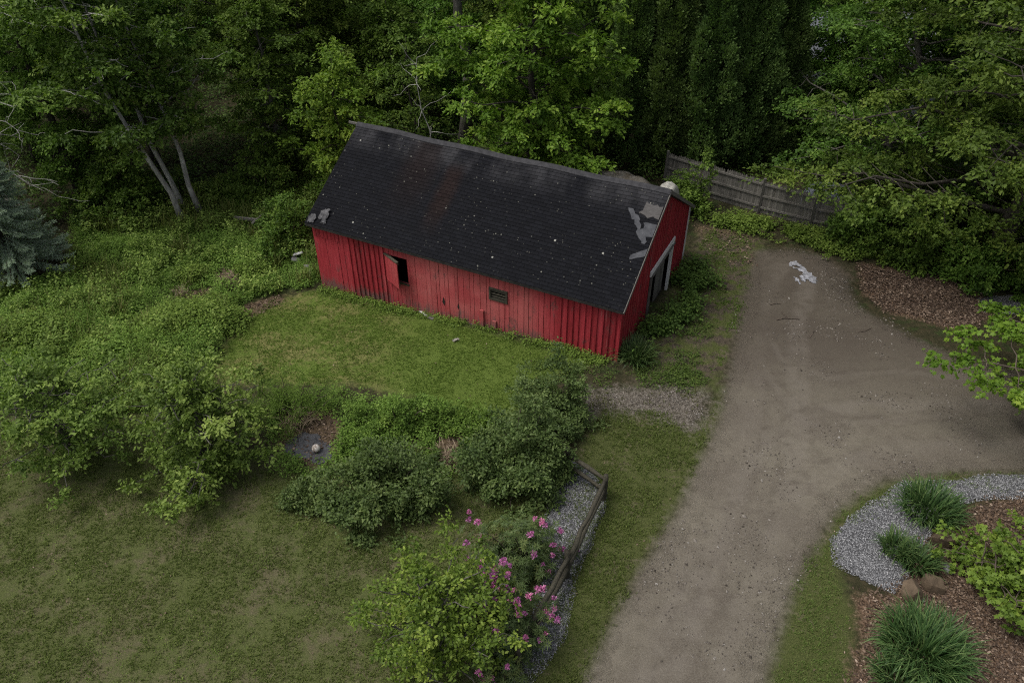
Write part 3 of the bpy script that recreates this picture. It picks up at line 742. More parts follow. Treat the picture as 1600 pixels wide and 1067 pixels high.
# ------------------------------------------------------------------ foliage materials
LM = dict(
 wood=leaf_mat('woodland_leaves', (.040, .072, .013), (.086, .138, .026), (.150, .200, .044), .6, .36, .18, obj_var=.18),
 oak=leaf_mat('broad_leaves', (.032, .056, .011), (.074, .116, .021), (.145, .185, .040), .55, .34, .2, obj_var=.15),
 maple=leaf_mat('bright_maple_leaves', (.046, .086, .011), (.102, .162, .022), (.195, .245, .040), .5, .38, .2, obj_var=.05),
 apple=leaf_mat('orchard_leaves', (.050, .080, .016), (.116, .165, .036), (.235, .285, .080), .55, .36, .22, obj_var=.06),
 lime=leaf_mat('yellow_green_leaves', (.044, .072, .012), (.100, .145, .024), (.205, .245, .050), .5, .34, .22, obj_var=.03),
 dark=leaf_mat('dark_shrub_leaves', (.032, .052, .016), (.074, .104, .034), (.145, .175, .066), .5, .3, .22, obj_var=.04),
 rhodo=leaf_mat('rhododendron_leaves', (.028, .046, .016), (.066, .092, .032), (.140, .150, .055), .5, .25, .3, obj_var=.08),
 cedar=leaf_mat('cedar_sprays', (.034, .056, .020), (.072, .106, .036), (.125, .155, .056), .8, .28, .06, obj_var=.10),
 spruce=leaf_mat('silver_spruce_needles', (.12, .15, .125), (.24, .285, .245), (.38, .42, .37), .75, .25, .1, obj_var=.05),
 weed=leaf_mat('meadow_leaves', (.046, .072, .014), (.098, .148, .028), (.190, .240, .058), .6, .34, .2, obj_var=.08),
 under=leaf_mat('undergrowth_leaves', (.026, .046, .011), (.056, .090, .020), (.105, .145, .034), .6, .3, .2, obj_var=.1),
 lily=leaf_mat('daylily_leaves', (.020, .042, .015), (.045, .078, .026), (.115, .150, .058), .5, .28, .3, obj_var=.1),
 grass=leaf_mat('grass_blades', (.052, .064, .018), (.092, .110, .030), (.185, .175, .070), .6, .25, .2),
 lawn=leaf_mat('green_lawn_blades', (.050, .082, .014), (.088, .130, .022), (.165, .190, .055), .6, .25, .2),
)
BARK = dict(grey=bark_mat('grey_bark', (.045, .042, .036), (.15, .14, .125), (.07, .08, .045)),
            dark=bark_mat('dark_bark', (.022, .019, .016), (.075, .066, .056), (.045, .052, .026)),
            pale=bark_mat('pale_lichen_bark', (.15, .147, .135), (.42, .41, .38)),
            brown=bark_mat('brown_bark', (.050, .038, .030), (.13, .105, .085)))

def clump_leaves(mb, C, rad, rng, twigs=7, lpt=12, size=.12, shape='diamond', flat=.55, upw=1.0, var=None, vspread=.22, outw=None, droop=.25):
    """sprays of leaves on twigs radiating from the clump centres C"""
    n = len(C); rad = np.broadcast_to(rad, (n,))
    az = rng.uniform(0, 2*pi, (n, twigs)); el = rng.uniform(-.35, .9, (n, twigs))
    D = np.stack([np.cos(az)*np.cos(el), np.sin(az)*np.cos(el), np.sin(el)*flat], -1)
    if outw is not None: D = unit(D+.45*outw[:, None])
    L = rad[:, None]*rng.uniform(.55, 1.15, (n, twigs))
    s = rng.uniform(.18, 1, (n, twigs, lpt))
    P = C[:, None, None]+D[:, :, None]*(L[:, :, None]*s)[..., None]
    P[..., 2] -= droop*L[:, :, None]*s**2
    P += rng.normal(0, .035+.04*rad.mean(), P.shape)
    A = D[:, :, None]*.8+rng.normal(0, .55, P.shape); A[..., 2] -= .25
    N = np.array([0, 0, upw])+rng.normal(0, .42, P.shape)+.35*D[:, :, None]
    if var is None: var = rng.normal(.42, .16, n)
    tv = var[:, None]+rng.normal(0, .07, (n, twigs))
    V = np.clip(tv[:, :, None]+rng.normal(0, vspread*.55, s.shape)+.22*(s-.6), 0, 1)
    sz = size*rng.uniform(.65, 1.2, s.shape)
    leaves(mb, P.reshape(-1, 3), A.reshape(-1, 3), N.reshape(-1, 3), sz.ravel(), shape, V.ravel())

def tree_meshes(seed, H, r0, base, prof, nl, cl=.7, gap=.6, twigs=7, lpt=12, leaf=.14, shape='diamond', rise=.35, lean=(0, 0), flat=.5, stems=1, spread=.0, fill=0, droop=.25, bare=0):
    rng = np.random.default_rng(seed); tb, cr = MB(), MB(); CC = []; CR = []
    for st in range(stems):
        a0 = st*2*pi/max(stems, 1)+rng.uniform(0, .6)
        top = np.array([lean[0]+spread*cos(a0), lean[1]+spread*sin(a0), H*.93])
        b0 = np.array([cos(a0), sin(a0), 0])*(.55 if stems > 1 else 0)+np.array([0, 0, -.15])
        tr = bendline(b0, b0+top, rng, 9, .014 if stems > 1 else .03); tt = np.linspace(0, 1, 9)
        rr = r0*(1-tt*.88); rr[0] *= 1.35
        tube(tb, tr, rr, 9, .5)
        def at(t): return np.array([np.interp(t, tt, tr[:, k]) for k in range(3)])
        for i in range(nl//stems):
            u = (i+rng.random())/(nl/stems); h = base+(1-base)*u*.97
            az = i*2.399+rng.uniform(-.5, .5)+a0; Rr = prof(u)*rng.uniform(.5, 1.18)
            p = at(max(h-.10, .03)); e = p+np.array([cos(az)*Rr, sin(az)*Rr, Rr*rise*rng.uniform(.5, 1.5)])
            lb = bendline(p, e, rng, 6, .07, -.05*Rr)
            tube(tb, lb, np.linspace(max(r0*.30*(1-u*.6), .018), .010, 6), 5, .5, False)
            m = max(2, int(Rr/gap))
            for s in np.linspace(.3, 1.0, m):
                q = np.array([np.interp(s, np.linspace(0, 1, 6), lb[:, k]) for k in range(3)])
                nsub = 1 if s > .95 else 2
                for k in range(nsub):
                    sd = (k*2-1) if nsub == 2 else 0
                    w = Rr*.34*(1.15-s)*sd+rng.normal(0, .16); c = q+np.array([-sin(az)*w, cos(az)*w, rng.normal(.05, .2)])
                    if sd: tube(tb, bendline(q, c, rng, 4, .08), np.linspace(.022, .008, 4), 4, .5, False)
                    if rng.random() > bare: CC.append(c); CR.append(cl*rng.uniform(.7, 1.2))
        CC.append(tr[-1]); CR.append(cl)
    for i in range(fill):
        u = rng.random(); az = rng.uniform(0, 2*pi); Rr = prof(u)*math.sqrt(rng.random()); h = base+(1-base)*u*.95
        CC.append(np.array([cos(az)*Rr+lean[0]*h, sin(az)*Rr+lean[1]*h, h*H])); CR.append(cl*rng.uniform(.7, 1.2))
    C = np.array(CC)
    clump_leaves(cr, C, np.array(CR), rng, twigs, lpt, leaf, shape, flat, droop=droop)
    return tb, cr

def make_tree(name, label, cat, loc, bark, lm, group=None, rz=0, **kw):
    tb, cr = tree_meshes(**kw)
    t = thing(name, label, cat, loc, rz, group)
    tb.build('trunk', BARK[bark], t); cr.build('crown', LM[lm], t)
    return t
def P3(x, y, dz=0): return (x, y, float(terrain(x, y))+dz)
def G3(px, py): g = gp(px, py); return (g[0], g[1], g[2])
dome = lambda R_: (lambda u: R_*math.sqrt(max(.05, 1-(1.15*u-.25)**2)))
oval = lambda R_: (lambda u: R_*math.sqrt(max(.04, 1-(2*u-.9)**2*.85)))

# ------------------------------------------------------------------ trees near the barn
make_tree('maple_tree', 'bright green maple standing close behind the long black barn roof', 'tree', P3(.9, 33.2), 'dark', 'maple', seed=3, H=12.5, r0=.24, base=.09, prof=oval(4.0), nl=44, cl=.95, gap=.95, twigs=12, lpt=18, leaf=.20, rise=.22, flat=.30, fill=10)
make_tree('maple_tree', 'bright green young tree crowding the left end of the barn roof', 'tree', P3(-7.6, 33.6), 'dark', 'maple', seed=4, H=7.6, r0=.12, base=.08, prof=oval(2.3), nl=28, cl=.72, gap=.75, twigs=10, lpt=15, leaf=.16, rise=.4, flat=.4, fill=12)
make_tree('young_tree', 'slender mid green sapling between the bright young tree and the tall grey pine trunk', 'tree', P3(-4.6, 35.2), 'dark', 'oak', seed=5, H=7.5, r0=.09, base=.1, prof=oval(1.7), nl=20, cl=.6, gap=.55, twigs=7, lpt=11, leaf=.14, rise=.45, fill=8)
make_tree('pine_tree', 'tall straight grey pine trunk rising behind the barn beside the bright maple', 'tree', P3(-2.5, 37.6), 'grey', 'cedar', seed=6, H=21, r0=.30, base=.5, prof=oval(3.2), nl=26, cl=.8, gap=.7, twigs=8, lpt=12, leaf=.2, shape='needle', rise=.1)
# three leaning stems
make_tree('ash_tree', 'clump of three pale leaning trunks under a broad dark crown at the meadow edge', 'tree', P3(-14.8, 32.3), 'pale', 'oak', seed=7, H=13.5, r0=.125, base=.38, prof=oval(3.6), nl=51, cl=.85, gap=.95, twigs=10, lpt=16, leaf=.18, rise=.25, lean=(-2.6, .6), stems=3, spread=1.0, flat=.34, fill=24)
make_tree('oak_tree', 'huge dark trunked tree at the right edge spreading drooping boughs over the parking area', 'tree', P3(19.6, 27.0), 'dark', 'oak', seed=8, H=17, r0=.42, base=.24, prof=dome(8.6), nl=44, cl=.95, gap=1.0, twigs=11, lpt=19, leaf=.165, rise=.12, flat=.34, fill=24, droop=.45, bare=.10)
make_tree('oak_tree', 'broad leafy tree with bare pale twigs overhanging the grey fence', 'tree', P3(16.6, 33.2), 'grey', 'oak', seed=9, H=13, r0=.26, base=.22, prof=dome(5.8), nl=38, cl=.85, gap=.9, twigs=11, lpt=18, leaf=.165, rise=.18, flat=.34, fill=14, droop=.4, bare=.16)
make_tree('maple_tree', 'leafy tree just outside the right edge reaching bright boughs over the driveway', 'tree', P3(18.1, 16.1), 'brown', 'maple', seed=10, H=8.4, r0=.2, base=.14, prof=dome(5.2), nl=48, cl=.62, gap=.75, twigs=11, lpt=13, leaf=.14, shape='lobed', rise=.15, flat=.34, fill=0)
# orchard trees
make_tree('apple_tree', 'open apple tree at the left edge of the lawn, its slim trunk showing', 'tree', G3(122, 722), 'grey', 'apple', seed=11, H=3.9, r0=.10, base=.22, prof=dome(2.15), nl=32, cl=.44, gap=.6, twigs=8, lpt=11, leaf=.12, shape='oval', rise=.35, flat=.75, fill=2, lean=(-.45, .1))
make_tree('apple_tree', 'wide light green apple tree branching to the ground in mid lawn', 'tree', G3(330, 728), 'grey', 'apple', seed=12, H=3.9, r0=.11, base=.07, prof=dome(2.1), nl=40, cl=.46, gap=.58, twigs=9, lpt=11, leaf=.12, shape='oval', rise=.32, flat=.8, fill=6)
make_tree('plum_tree', 'small yellow green fruit tree at the bottom beside the pink rhododendron', 'tree', G3(690, 1030), 'grey', 'lime', seed=13, H=3.3, r0=.08, base=.14, prof=dome(1.75), nl=36, cl=.36, gap=.5, twigs=8, lpt=11, leaf=.10, shape='oval', rise=.5, flat=.85, fill=8)

# ------------------------------------------------------------------ shrubs
def shrub_meshes(seed, rx, ry, h, ncl, cl, twigs, lpt, leaf, shape='oval', flat=.7, whorl=False, low=.05, lump=.42):
    rng = np.random.default_rng(seed); st, fo = MB(), MB()
    d = unit(rng.normal(0, 1, (ncl, 3))); d[:, 2] = np.abs(d[:, 2])*.9+low
    d = unit(d); k = rng.random(ncl)**.30
    lum = 1+lump*(np.sin(d[:, 0]*4+seed)*np.cos(d[:, 1]*5+seed*2)+.5*np.sin(d[:, 2]*7+d[:, 0]*3))
    C = d*np.array([rx, ry, h])*(k*lum)[:, None]
    for i in rng.choice(ncl, min(ncl, 34), replace=False):
        tube(st, bendline(np.array([rng.normal(0, .12), rng.normal(0, .12), -.08]), C[i], rng, 5, .08), np.linspace(.026, .007, 5), 5, .5, False)
    var = rng.normal(.40, .13, ncl)
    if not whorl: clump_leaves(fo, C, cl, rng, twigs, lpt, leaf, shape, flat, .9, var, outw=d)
    else:
        m = twigs; W = C[:, None]+rng.normal(0, cl*.5, (ncl, m, 3)); ax = unit(d[:, None]*.9+np.array([0, 0, .7])+rng.normal(0, .35, W.shape)); k = lpt
        t = np.arange(k)*2*pi/k
        a = unit(np.cross(ax, np.array([.3, .9, .1]))); b = np.cross(ax, a); ph = rng.uniform(0, 6.28, (ncl, m, 1))
        R_ = np.cos(t+ph)[..., None]*a[:, :, None]+np.sin(t+ph)[..., None]*b[:, :, None]
        A = R_*.9+ax[:, :, None]*rng.uniform(-.15, .5, (ncl, m, k, 1)); N = ax[:, :, None]-R_*.2+rng.normal(0, .15, A.shape)
        Pp = np.broadcast_to(W[:, :, None], A.shape)+R_*.01
        V = np.clip(var[:, None, None]+rng.normal(0, .10, (ncl, m, 1))+rng.normal(0, .1, A.shape[:3]), 0, 1)
        leaves(fo, Pp.reshape(-1, 3), A.reshape(-1, 3), N.reshape(-1, 3), leaf*rng.uniform(.7, 1.2, A[..., 0].size), shape, V.ravel())
    return st, fo, C, d
def make_shrub(name, label, cat, loc, lm, bark='brown', group=None, rz=0, **kw):
    st, fo, C, d = shrub_meshes(**kw); t = thing(name, label, cat, loc, rz, group)
    st.build('stem', BARK[bark], t).name = 'stems'; fo.build('foliage', LM[lm], t)
    return t, C, d
S = make_shrub
S('shrub', 'big rounded dark green shrub in the border, right of the wide apple tree', 'shrub', G3(606, 785), 'dark', seed=21, rx=1.75, ry=1.15, h=1.65, ncl=170, cl=.42, twigs=9, lpt=13, leaf=.10)
S('shrub', 'tall dark green shrub above the pink rhododendrons, left of the gravel strip', 'shrub', G3(800, 745), 'dark', seed=22, rx=1.45, ry=1.35, h=2.1, ncl=170, cl=.42, twigs=9, lpt=13, leaf=.10)
S('shrub', 'upright dark shrub with reddish tips nearest to the barn corner', 'shrub', G3(862, 655), 'dark', seed=23, rx=1.15, ry=1.0, h=1.95, ncl=150, cl=.33, twigs=8, lpt=12, leaf=.09)
S('shrub', 'low dark shrub spilling over the left side of the big rounded shrub', 'shrub', G3(484, 782), 'dark', seed=24, rx=.75, ry=.55, h=.6, ncl=60, cl=.30, twigs=7, lpt=12, leaf=.085)
S('shrub', 'dark shrub at the foot of the split rail fence behind the upper rhododendron', 'shrub', G3(848, 745), 'dark', seed=25, rx=.8, ry=.9, h=1.4, ncl=100, cl=.30, twigs=7, lpt=12, leaf=.085)
S('shrub', 'bushy mid green shrub on the far side of the dark mud hollow', 'shrub', G3(622, 665), 'weed', seed=26, rx=1.5, ry=.8, h=.95, ncl=120, cl=.30, twigs=7, lpt=12, leaf=.075)
S('shrub', 'bright green shrub between the wide apple tree and the barn lawn', 'shrub', G3(455, 648), 'weed', seed=27, rx=1.5, ry=1.0, h=1.15, ncl=150, cl=.32, twigs=7, lpt=12, leaf=.08, shape='long')
S('shrub', 'small green shrub beside the white ball in the mud hollow', 'shrub', G3(566, 702), 'weed', seed=28, rx=.65, ry=.55, h=.7, ncl=70, cl=.28, twigs=7, lpt=11, leaf=.075)
S('shrub', 'low green shrub before the dry stalk heap at the lawn edge', 'shrub', G3(725, 668), 'weed', seed=29, rx=.95, ry=.55, h=.6, ncl=70, cl=.26, twigs=7, lpt=11, leaf=.075)
S('shrub', 'round leafy bush at the foot of the three pale leaning trunks', 'shrub', G3(190, 335), 'oak', seed=30, rx=2.0, ry=1.5, h=2.1, ncl=150, cl=.5, twigs=8, lpt=12, leaf=.15, shape='oval')
S('shrub', 'green bush growing against the fence end behind the barn gable', 'shrub', P3(7.9, 31.7), 'weed', seed=31, rx=.85, ry=.8, h=2.0, ncl=90, cl=.36, twigs=7, lpt=12, leaf=.12)
S('shrub', 'drooping bush growing against the left barn end', 'shrub', P3(-9.6, 29.8), 'oak', seed=32, rx=1.1, ry=1.6, h=2.0, ncl=110, cl=.42, twigs=7, lpt=12, leaf=.12)
# undergrowth shrubs in the shade on the right
for i, (x, y, r, h, lab) in enumerate([(14.6, 28.9, 1.3, 1.9, 'shaded leafy shrub at the right end of the grey fence'), (16.2, 27.6, 1.5, 2.4, 'tall shaded shrub above the brown leaf litter'), (18.0, 26.2, 1.4, 1.9, 'shaded shrub left of the huge dark trunk'),
                                       (20.2, 25.3, 1.4, 1.9, 'shaded shrub at the right edge above the small gravel patch'), (16.8, 30.0, 2.0, 2.8, 'deep green thicket behind the other shaded shrubs on the right'), (20.8, 29.2, 2.2, 3.0, 'dark thicket beside the huge trunk at the right edge')]):
    S('shrub', lab, 'shrub', P3(x, y), 'oak', seed=40+i, rx=r, ry=r*.85, h=h, ncl=int(75*r*r**.5), cl=.44, twigs=8, lpt=12, leaf=.14, rz=i, group='shrubs in the shade on the right')
for i, (x, y, r, h, lab) in enumerate([(-11.6, 34.0, 1.3, 1.7, 'low leafy bush under the trees right of the three pale trunks'), (-9.4, 36.4, 1.5, 2.2, 'leafy bush in the dark gap behind the fallen logs'), (-17.6, 33.6, 1.4, 1.8, 'leafy bush between the silvery spruce and the three pale trunks'), (-5.2, 33.2, 1.1, 1.6, 'leafy bush behind the barn ridge left of the pine trunk')]):
    S('shrub', lab, 'shrub', P3(x, y), 'oak', seed=60+i, rx=r, ry=r*.85, h=h, ncl=int(75*r*r**.5), cl=.44, twigs=8, lpt=12, leaf=.14, rz=i, group='bushes at the edge of the woods')
# rhododendrons with flower trusses
PINK = leaf_mat('pink_petals', (.26, .055, .20), (.40, .13, .33), (.56, .29, .48), .55, .3, .2)
def truss():
    rng = np.random.default_rng(77); mb = MB(); n = 46
    d = unit(rng.normal(0, 1, (n, 3))+np.array([0, 0, .5])); a = unit(np.cross(d, rng.normal(0, 1, (n, 3))))
    leaves(mb, d*.035, a*.8+d*.7, d, rng.uniform(.05, .085, n), 'oval', rng.beta(2, 2, n)); return mb
tr0 = truss().build('flower_cluster', PINK); tr_me = tr0.data; bpy.data.objects.remove(tr0)
for lab, px, seed, rx, ry, h, ncl, nf, side in (('upper rhododendron with few pink flower clusters left of the gravel strip', (812, 885), 51, 1.0, .95, 1.45, 120, 24, .0),
                                     ('lower rhododendron full of pink flower clusters behind the yellow green fruit tree', (788, 1008), 52, .85, 1.1, 1.55, 130, 50, -.3)):
    t, C, d = S('rhododendron', lab, 'shrub', G3(*px), 'rhodo', seed=seed, rx=rx, ry=ry, h=h, ncl=ncl, cl=.30, twigs=6, lpt=9, leaf=.13, shape='long', whorl=True)
    rng = np.random.default_rng(seed); k = np.linalg.norm(C/np.array([rx, ry, h]), axis=1)
    sc = k+rng.random(len(C))*.35+(.35*np.abs(d[:, 0]) if side == 0 else .55*d[:, 2]-.25*d[:, 0])-(.6*(d[:, 1] > .5))
    for i in np.argsort(-sc)[:nf]:
        for q in range(1 if rng.random() < .5 else 2):
            f = bpy.data.objects.new('flower_cluster', tr_me); COL.objects.link(f); f.parent = t
            f.location = C[i]+d[i]*.22+rng.normal(0, .09, 3)+np.array([0, 0, .06]); f.scale = (rng.uniform(.7, 1.15),)*3; f.rotation_euler = (rng.normal(0, .4), rng.normal(0, .4), rng.uniform(0, 6))

# lobed seedling in the mulch bed, lower right
make_tree('maple_sapling', 'low bright maple sapling spreading big lobed leaves over the mulch', 'tree', G3(1590, 925), 'brown', 'lime', seed=14, H=1.4, r0=.03, base=.2, prof=dome(1.75), nl=28, cl=.34, gap=.42, twigs=5, lpt=7, leaf=.135, shape='lobed', rise=.10, flat=.3, droop=.1, fill=2)

# ------------------------------------------------------------------ blade clumps (daylilies)
def blades(mb, P, az, L, wd, lean, rng, k=5, var=.5):
    """arching blades with a folded middle"""
    n = len(P); t = np.linspace(0, 1, k)
    d = np.stack([np.cos(az), np.sin(az), 0*az], -1); sd = np.stack([-np.sin(az), np.cos(az), 0*az], -1)
    th = lean[:, None]*(.35+2.1*t[None]**1.3)                      # angle from vertical along the blade
    th = np.clip(th, 0, 2.5); st = L[:, None]/(k-1)
    hx = np.concatenate([np.zeros((n, 1)), np.cumsum(np.sin(th[:, :-1])*st, 1)], 1); hz = np.concatenate([np.zeros((n, 1)), np.cumsum(np.cos(th[:, :-1])*st, 1)], 1)
    c = P[:, None]+d[:, None]*hx[..., None]+np.array([0, 0, 1.])*hz[..., None]
    wv = wd[:, None]*np.array([.7, 1, .9, .6, .06])[:k][None] if k == 5 else wd[:, None]*np.linspace(1, .05, k)[None]
    l = c+sd[:, None]*wv[..., None]*.5; r = c-sd[:, None]*wv[..., None]*.5
    v = np.stack([l, r], 2).reshape(n, k*2, 3); i = np.arange(k-1)*2
    f = np.stack([i, i+1, i+3, i+2], 1); F = (np.arange(n)[:, None, None]*k*2+f[None]).reshape(-1, 4)
    vv = np.clip(np.broadcast_to(var, (n,))[:, None]+.18*(t[None]-.5), 0, 1)
    mb.add(v.reshape(-1, 3), F, np.repeat(vv, 2, 1).ravel())
def blade_clump(name, label, loc, R_, n, L, seed, wd=.034, ln=(.2, 1.25)):
    rng = np.random.default_rng(seed); n = int(n*.72); a = rng.uniform(0, 6.283, n); r = R_*np.sqrt(rng.random(n))*.75
    q = np.stack([np.cos(a)*r, np.sin(a)*r, np.full(n, -.02)], 1)
    mb = MB(); blades(mb, q, a+rng.normal(0, .7, n), rng.uniform(.65, 1.15, n)*L, rng.uniform(.7, 1.2, n)*wd, rng.uniform(*ln, n)*(.55+.75*r/R_), rng, 5, rng.normal(.45, .26, n))
    o = mb.build(name, LM['lily']); o.location = loc
    return tag(o, label, 'plant')
blade_clump('daylily', 'large daylily clump at the top of the pale gravel bed', G3(1450, 800), .85, 900, .78, 61)
blade_clump('daylily', 'daylily clump on the open gravel left of the boulders', G3(1398, 862), .42, 300, .62, 62)
blade_clump('daylily', 'daylily clump arching over the lower pair of boulders', G3(1432, 884), .5, 420, .66, 63)
blade_clump('daylily', 'widest daylily clump in the mulch at the bottom of the picture', G3(1440, 1022), 1.0, 1500, .95, 64)
blade_clump('daylily', 'smaller bluish daylily clump left of the widest one at the bottom', G3(1400, 1062), .55, 520, .62, 65)
blade_clump('daylily', 'strap leaved clump against the near right corner of the barn', P3(4.15, 20.75), .62, 560, .82, 66, .028)

# ------------------------------------------------------------------ conifers
def cedar_mesh(seed, H, Rm, n=5200):
    rng = np.random.default_rng(seed); mb = MB()
    u = rng.random(n)**.85; a = rng.uniform(0, 6.283, n); rad = Rm*(1-u)**.62*(.82+.18*np.sin(a*5+u*9+seed)+rng.normal(0, .05, n))*np.minimum(1, u*9+.5)
    lm_ = vnoise(a*2.6, u*H*1.0-a*.4, seed); rad = rad*(.56+.66*lm_); C = np.stack([np.cos(a)*rad, np.sin(a)*rad, .1+u*H*.97], 1); out = np.stack([np.cos(a), np.sin(a), np.full(n, .35)], 1)
    m = 13; D = unit(out[:, None]*.55+np.array([0, 0, .75])+rng.normal(0, .38, (n, m, 3))); P = C[:, None]-out[:, None]*.12+D*rng.uniform(.0, .28, (n, m, 1))
    N = np.cross(D, rng.normal(0, 1, D.shape)); var = np.clip(.15+.55*lm_[:, None]+rng.normal(0, .06, (n, 1))+rng.normal(0, .08, (n, m)), 0, 1)
    leaves(mb, P.reshape(-1, 3), D.reshape(-1, 3), N.reshape(-1, 3), rng.uniform(.09, .17, n*m), 'diamond', var.ravel())
    return mb
def make_cedar(label, loc, seed, H, Rm):
    t = thing('cedar_tree', label, 'tree', loc, 0, 'cedars in the dark row'); tb = MB(); tube(tb, [[0, 0, -.2], [0, 0, H*.5], [.02, 0, H*.92]], [.16, .1, .03], 8)
    tb.build('trunk', BARK['dark'], t); cedar_mesh(seed, H, Rm).build('crown', LM['cedar'], t); return t
c1 = make_cedar('dark dense cedar nearest to the bright maple, leftmost of the cedar row', P3(5.6, 36.8), 71, 10.5, 1.75)
c2 = make_cedar('dark dense cedar in the middle of the cedar row behind the fence', P3(9.1, 35.9), 72, 11.5, 1.95)
for i, (s, x, y, z, l) in enumerate(((c1, 7.5, 36.4, 1.1, 'dark cedar second from the left in the cedar row'), (c1, 10.9, 36.4, 1.08, 'dark cedar second from the right in the cedar row'), (c2, 12.4, 37.0, .92, 'dark cedar at the right end of the row by the leafy boughs'), (c2, 3.6, 38.4, .9, 'dark cedar half hidden behind the bright maple'))):
    dup(s, P3(x, y), i*1.7+1, z, l)
def spruce(label, loc, H, Rm, seed):
    rng = np.random.default_rng(seed); t = thing('spruce_tree', label, 'tree', loc); tb, fo = MB(), MB()
    tube(tb, [[0, 0, -.1], [0, 0, H*.5], [0, 0, H]], [.13, .08, .015], 8)
    for z in np.arange(.12, .985, .026):
        for k in range(11):
            az = rng.uniform(0, 6.283); Lb = Rm*(1-z)**.8*rng.uniform(.75, 1.1)+.12
            p = np.array([0, 0, z*H]); s = np.linspace(0, 1, 6); d = np.array([cos(az), sin(az), 0])
            ln = p+d*(Lb*s)[:, None]+np.array([0, 0, 1])*(-.38*Lb*s+.22*Lb*s**3)[:, None]
            tube(tb, ln, np.linspace(.02, .006, 6), 4, .5, False)
            n = int(70*Lb)+20; q = rng.uniform(.18, 1, n)
            B = np.stack([np.interp(q, s, ln[:, j]) for j in range(3)], 1)
            side = rng.choice([-1, 1], n); D = d[None]*.75+side[:, None]*np.array([-sin(az), cos(az), 0])*.75; D[:, 2] += rng.normal(-.22, .25, n)
            D = unit(D); tl = rng.uniform(.10, .30, n)*(1.15-.6*q)
            m = 9; r = rng.uniform(.1, 1, (n, m)); Pn = B[:, None]+D[:, None]*(tl[:, None]*r)[..., None]
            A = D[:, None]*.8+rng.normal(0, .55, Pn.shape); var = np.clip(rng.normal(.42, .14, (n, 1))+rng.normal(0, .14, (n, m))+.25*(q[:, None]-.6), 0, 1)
            leaves(fo, Pn.reshape(-1, 3), A.reshape(-1, 3), rng.normal(0, 1, A.shape).reshape(-1, 3), rng.uniform(.05, .085, n*m), 'needle', var.ravel())
    tb.build('trunk', BARK['dark'], t); fo.build('crown', LM['spruce'], t); return t
spruce('silvery blue spruce at the left edge of the meadow', G3(30, 432), 7.0, 2.35, 81)

# ------------------------------------------------------------------ the woods behind
protos = []
for s, H, r0, base, Rr, nl, lf in ((91, 13, .2, .20, 3.4, 40, .19), (92, 11, .15, .10, 2.8, 36, .18), (93, 15, .24, .34, 3.8, 40, .20), (94, 8, .10, .06, 2.2, 28, .17)):
    tb, cr = tree_meshes(s, H, r0, base, oval(Rr), nl, .85, .95, 11, 17, lf*.90, 'diamond', .25, (0, 0), .34, fill=18)
    t = thing('woodland_tree', 'x', 'tree'); tb.build('trunk', BARK['dark' if s % 2 else 'grey'], t); cr.build('crown', LM['wood'], t); protos.append(t)
named = [(-20.5, 34.2, 0, 'dark tree behind the silvery spruce, at the left edge of the woods'), (-24.5, 31.0, 1, 'dense dark tree at the far left edge above the spruce'), (-18.0, 37.5, 2, 'tall tree behind the three pale leaning trunks'), (-11.3, 36.2, 1, 'dark tree right of the three pale leaning trunks'),
         (-10.2, 40.2, 0, 'dark tree deep in the gap left of the bright young tree'), (-6.0, 39.8, 3, 'dark tree behind the bright young tree'), (-13.4, 41.2, 2, 'tall tree in the second row above the three leaning trunks'), (13.6, 39.4, 1, 'shaded tree just behind the right end of the cedar row'),
         (15.7, 38.2, 3, 'slim shaded tree in front of the grey roofed house'), (18.2, 39.4, 1, 'shaded tree covering the right part of the grey roofed house'), (24.3, 31.6, 0, 'shaded tree beyond the huge trunk at the right edge'), (20.4, 36.4, 2, 'tall shaded tree behind the leafy boughs on the right'), (-3.2, 42.5, 1, 'dark tree behind the tall grey pine trunk'), (1.6, 41.5, 0, 'dark tree deep behind the bright maple')]
rng = np.random.default_rng(99); used = [(x, y) for x, y, *_ in named]; first = [True]*4
def place(k, x, y, lab, grp, sc):
    if first[k]:
        first[k] = False; t = protos[k]; t.location = P3(x, y); t.rotation_euler.z = rng.uniform(0, 6); t.scale = (sc,)*3; t['label'] = lab; t['group'] = grp
    else: dup(protos[k], P3(x, y), rng.uniform(0, 6), sc, lab, grp)
for x, y, k, l in named: place(k, x, y, l, 'trees along the edge of the woods', rng.uniform(.9, 1.1))
tries = 0; back = 0
while tries < 4000 and back < 62:
    tries += 1; x, y = rng.uniform(-40, 40), rng.uniform(36, 66)
    if abs(x) > .66*y+2 or (10.5 < x < 25.5 and 36 < y < 53) or (2 < x < 14 and y < 39.5): continue
    if y < 41 and -9 < x < 5: continue
    if min(math.hypot(x-a, y-b) for a, b in used) < 3.1: continue
    used.append((x, y)); back += 1
    place(int(rng.integers(4)), x, y, 'tree deep in the dark woods behind the front row', 'trees deep in the woods', rng.uniform(.85, 1.2))

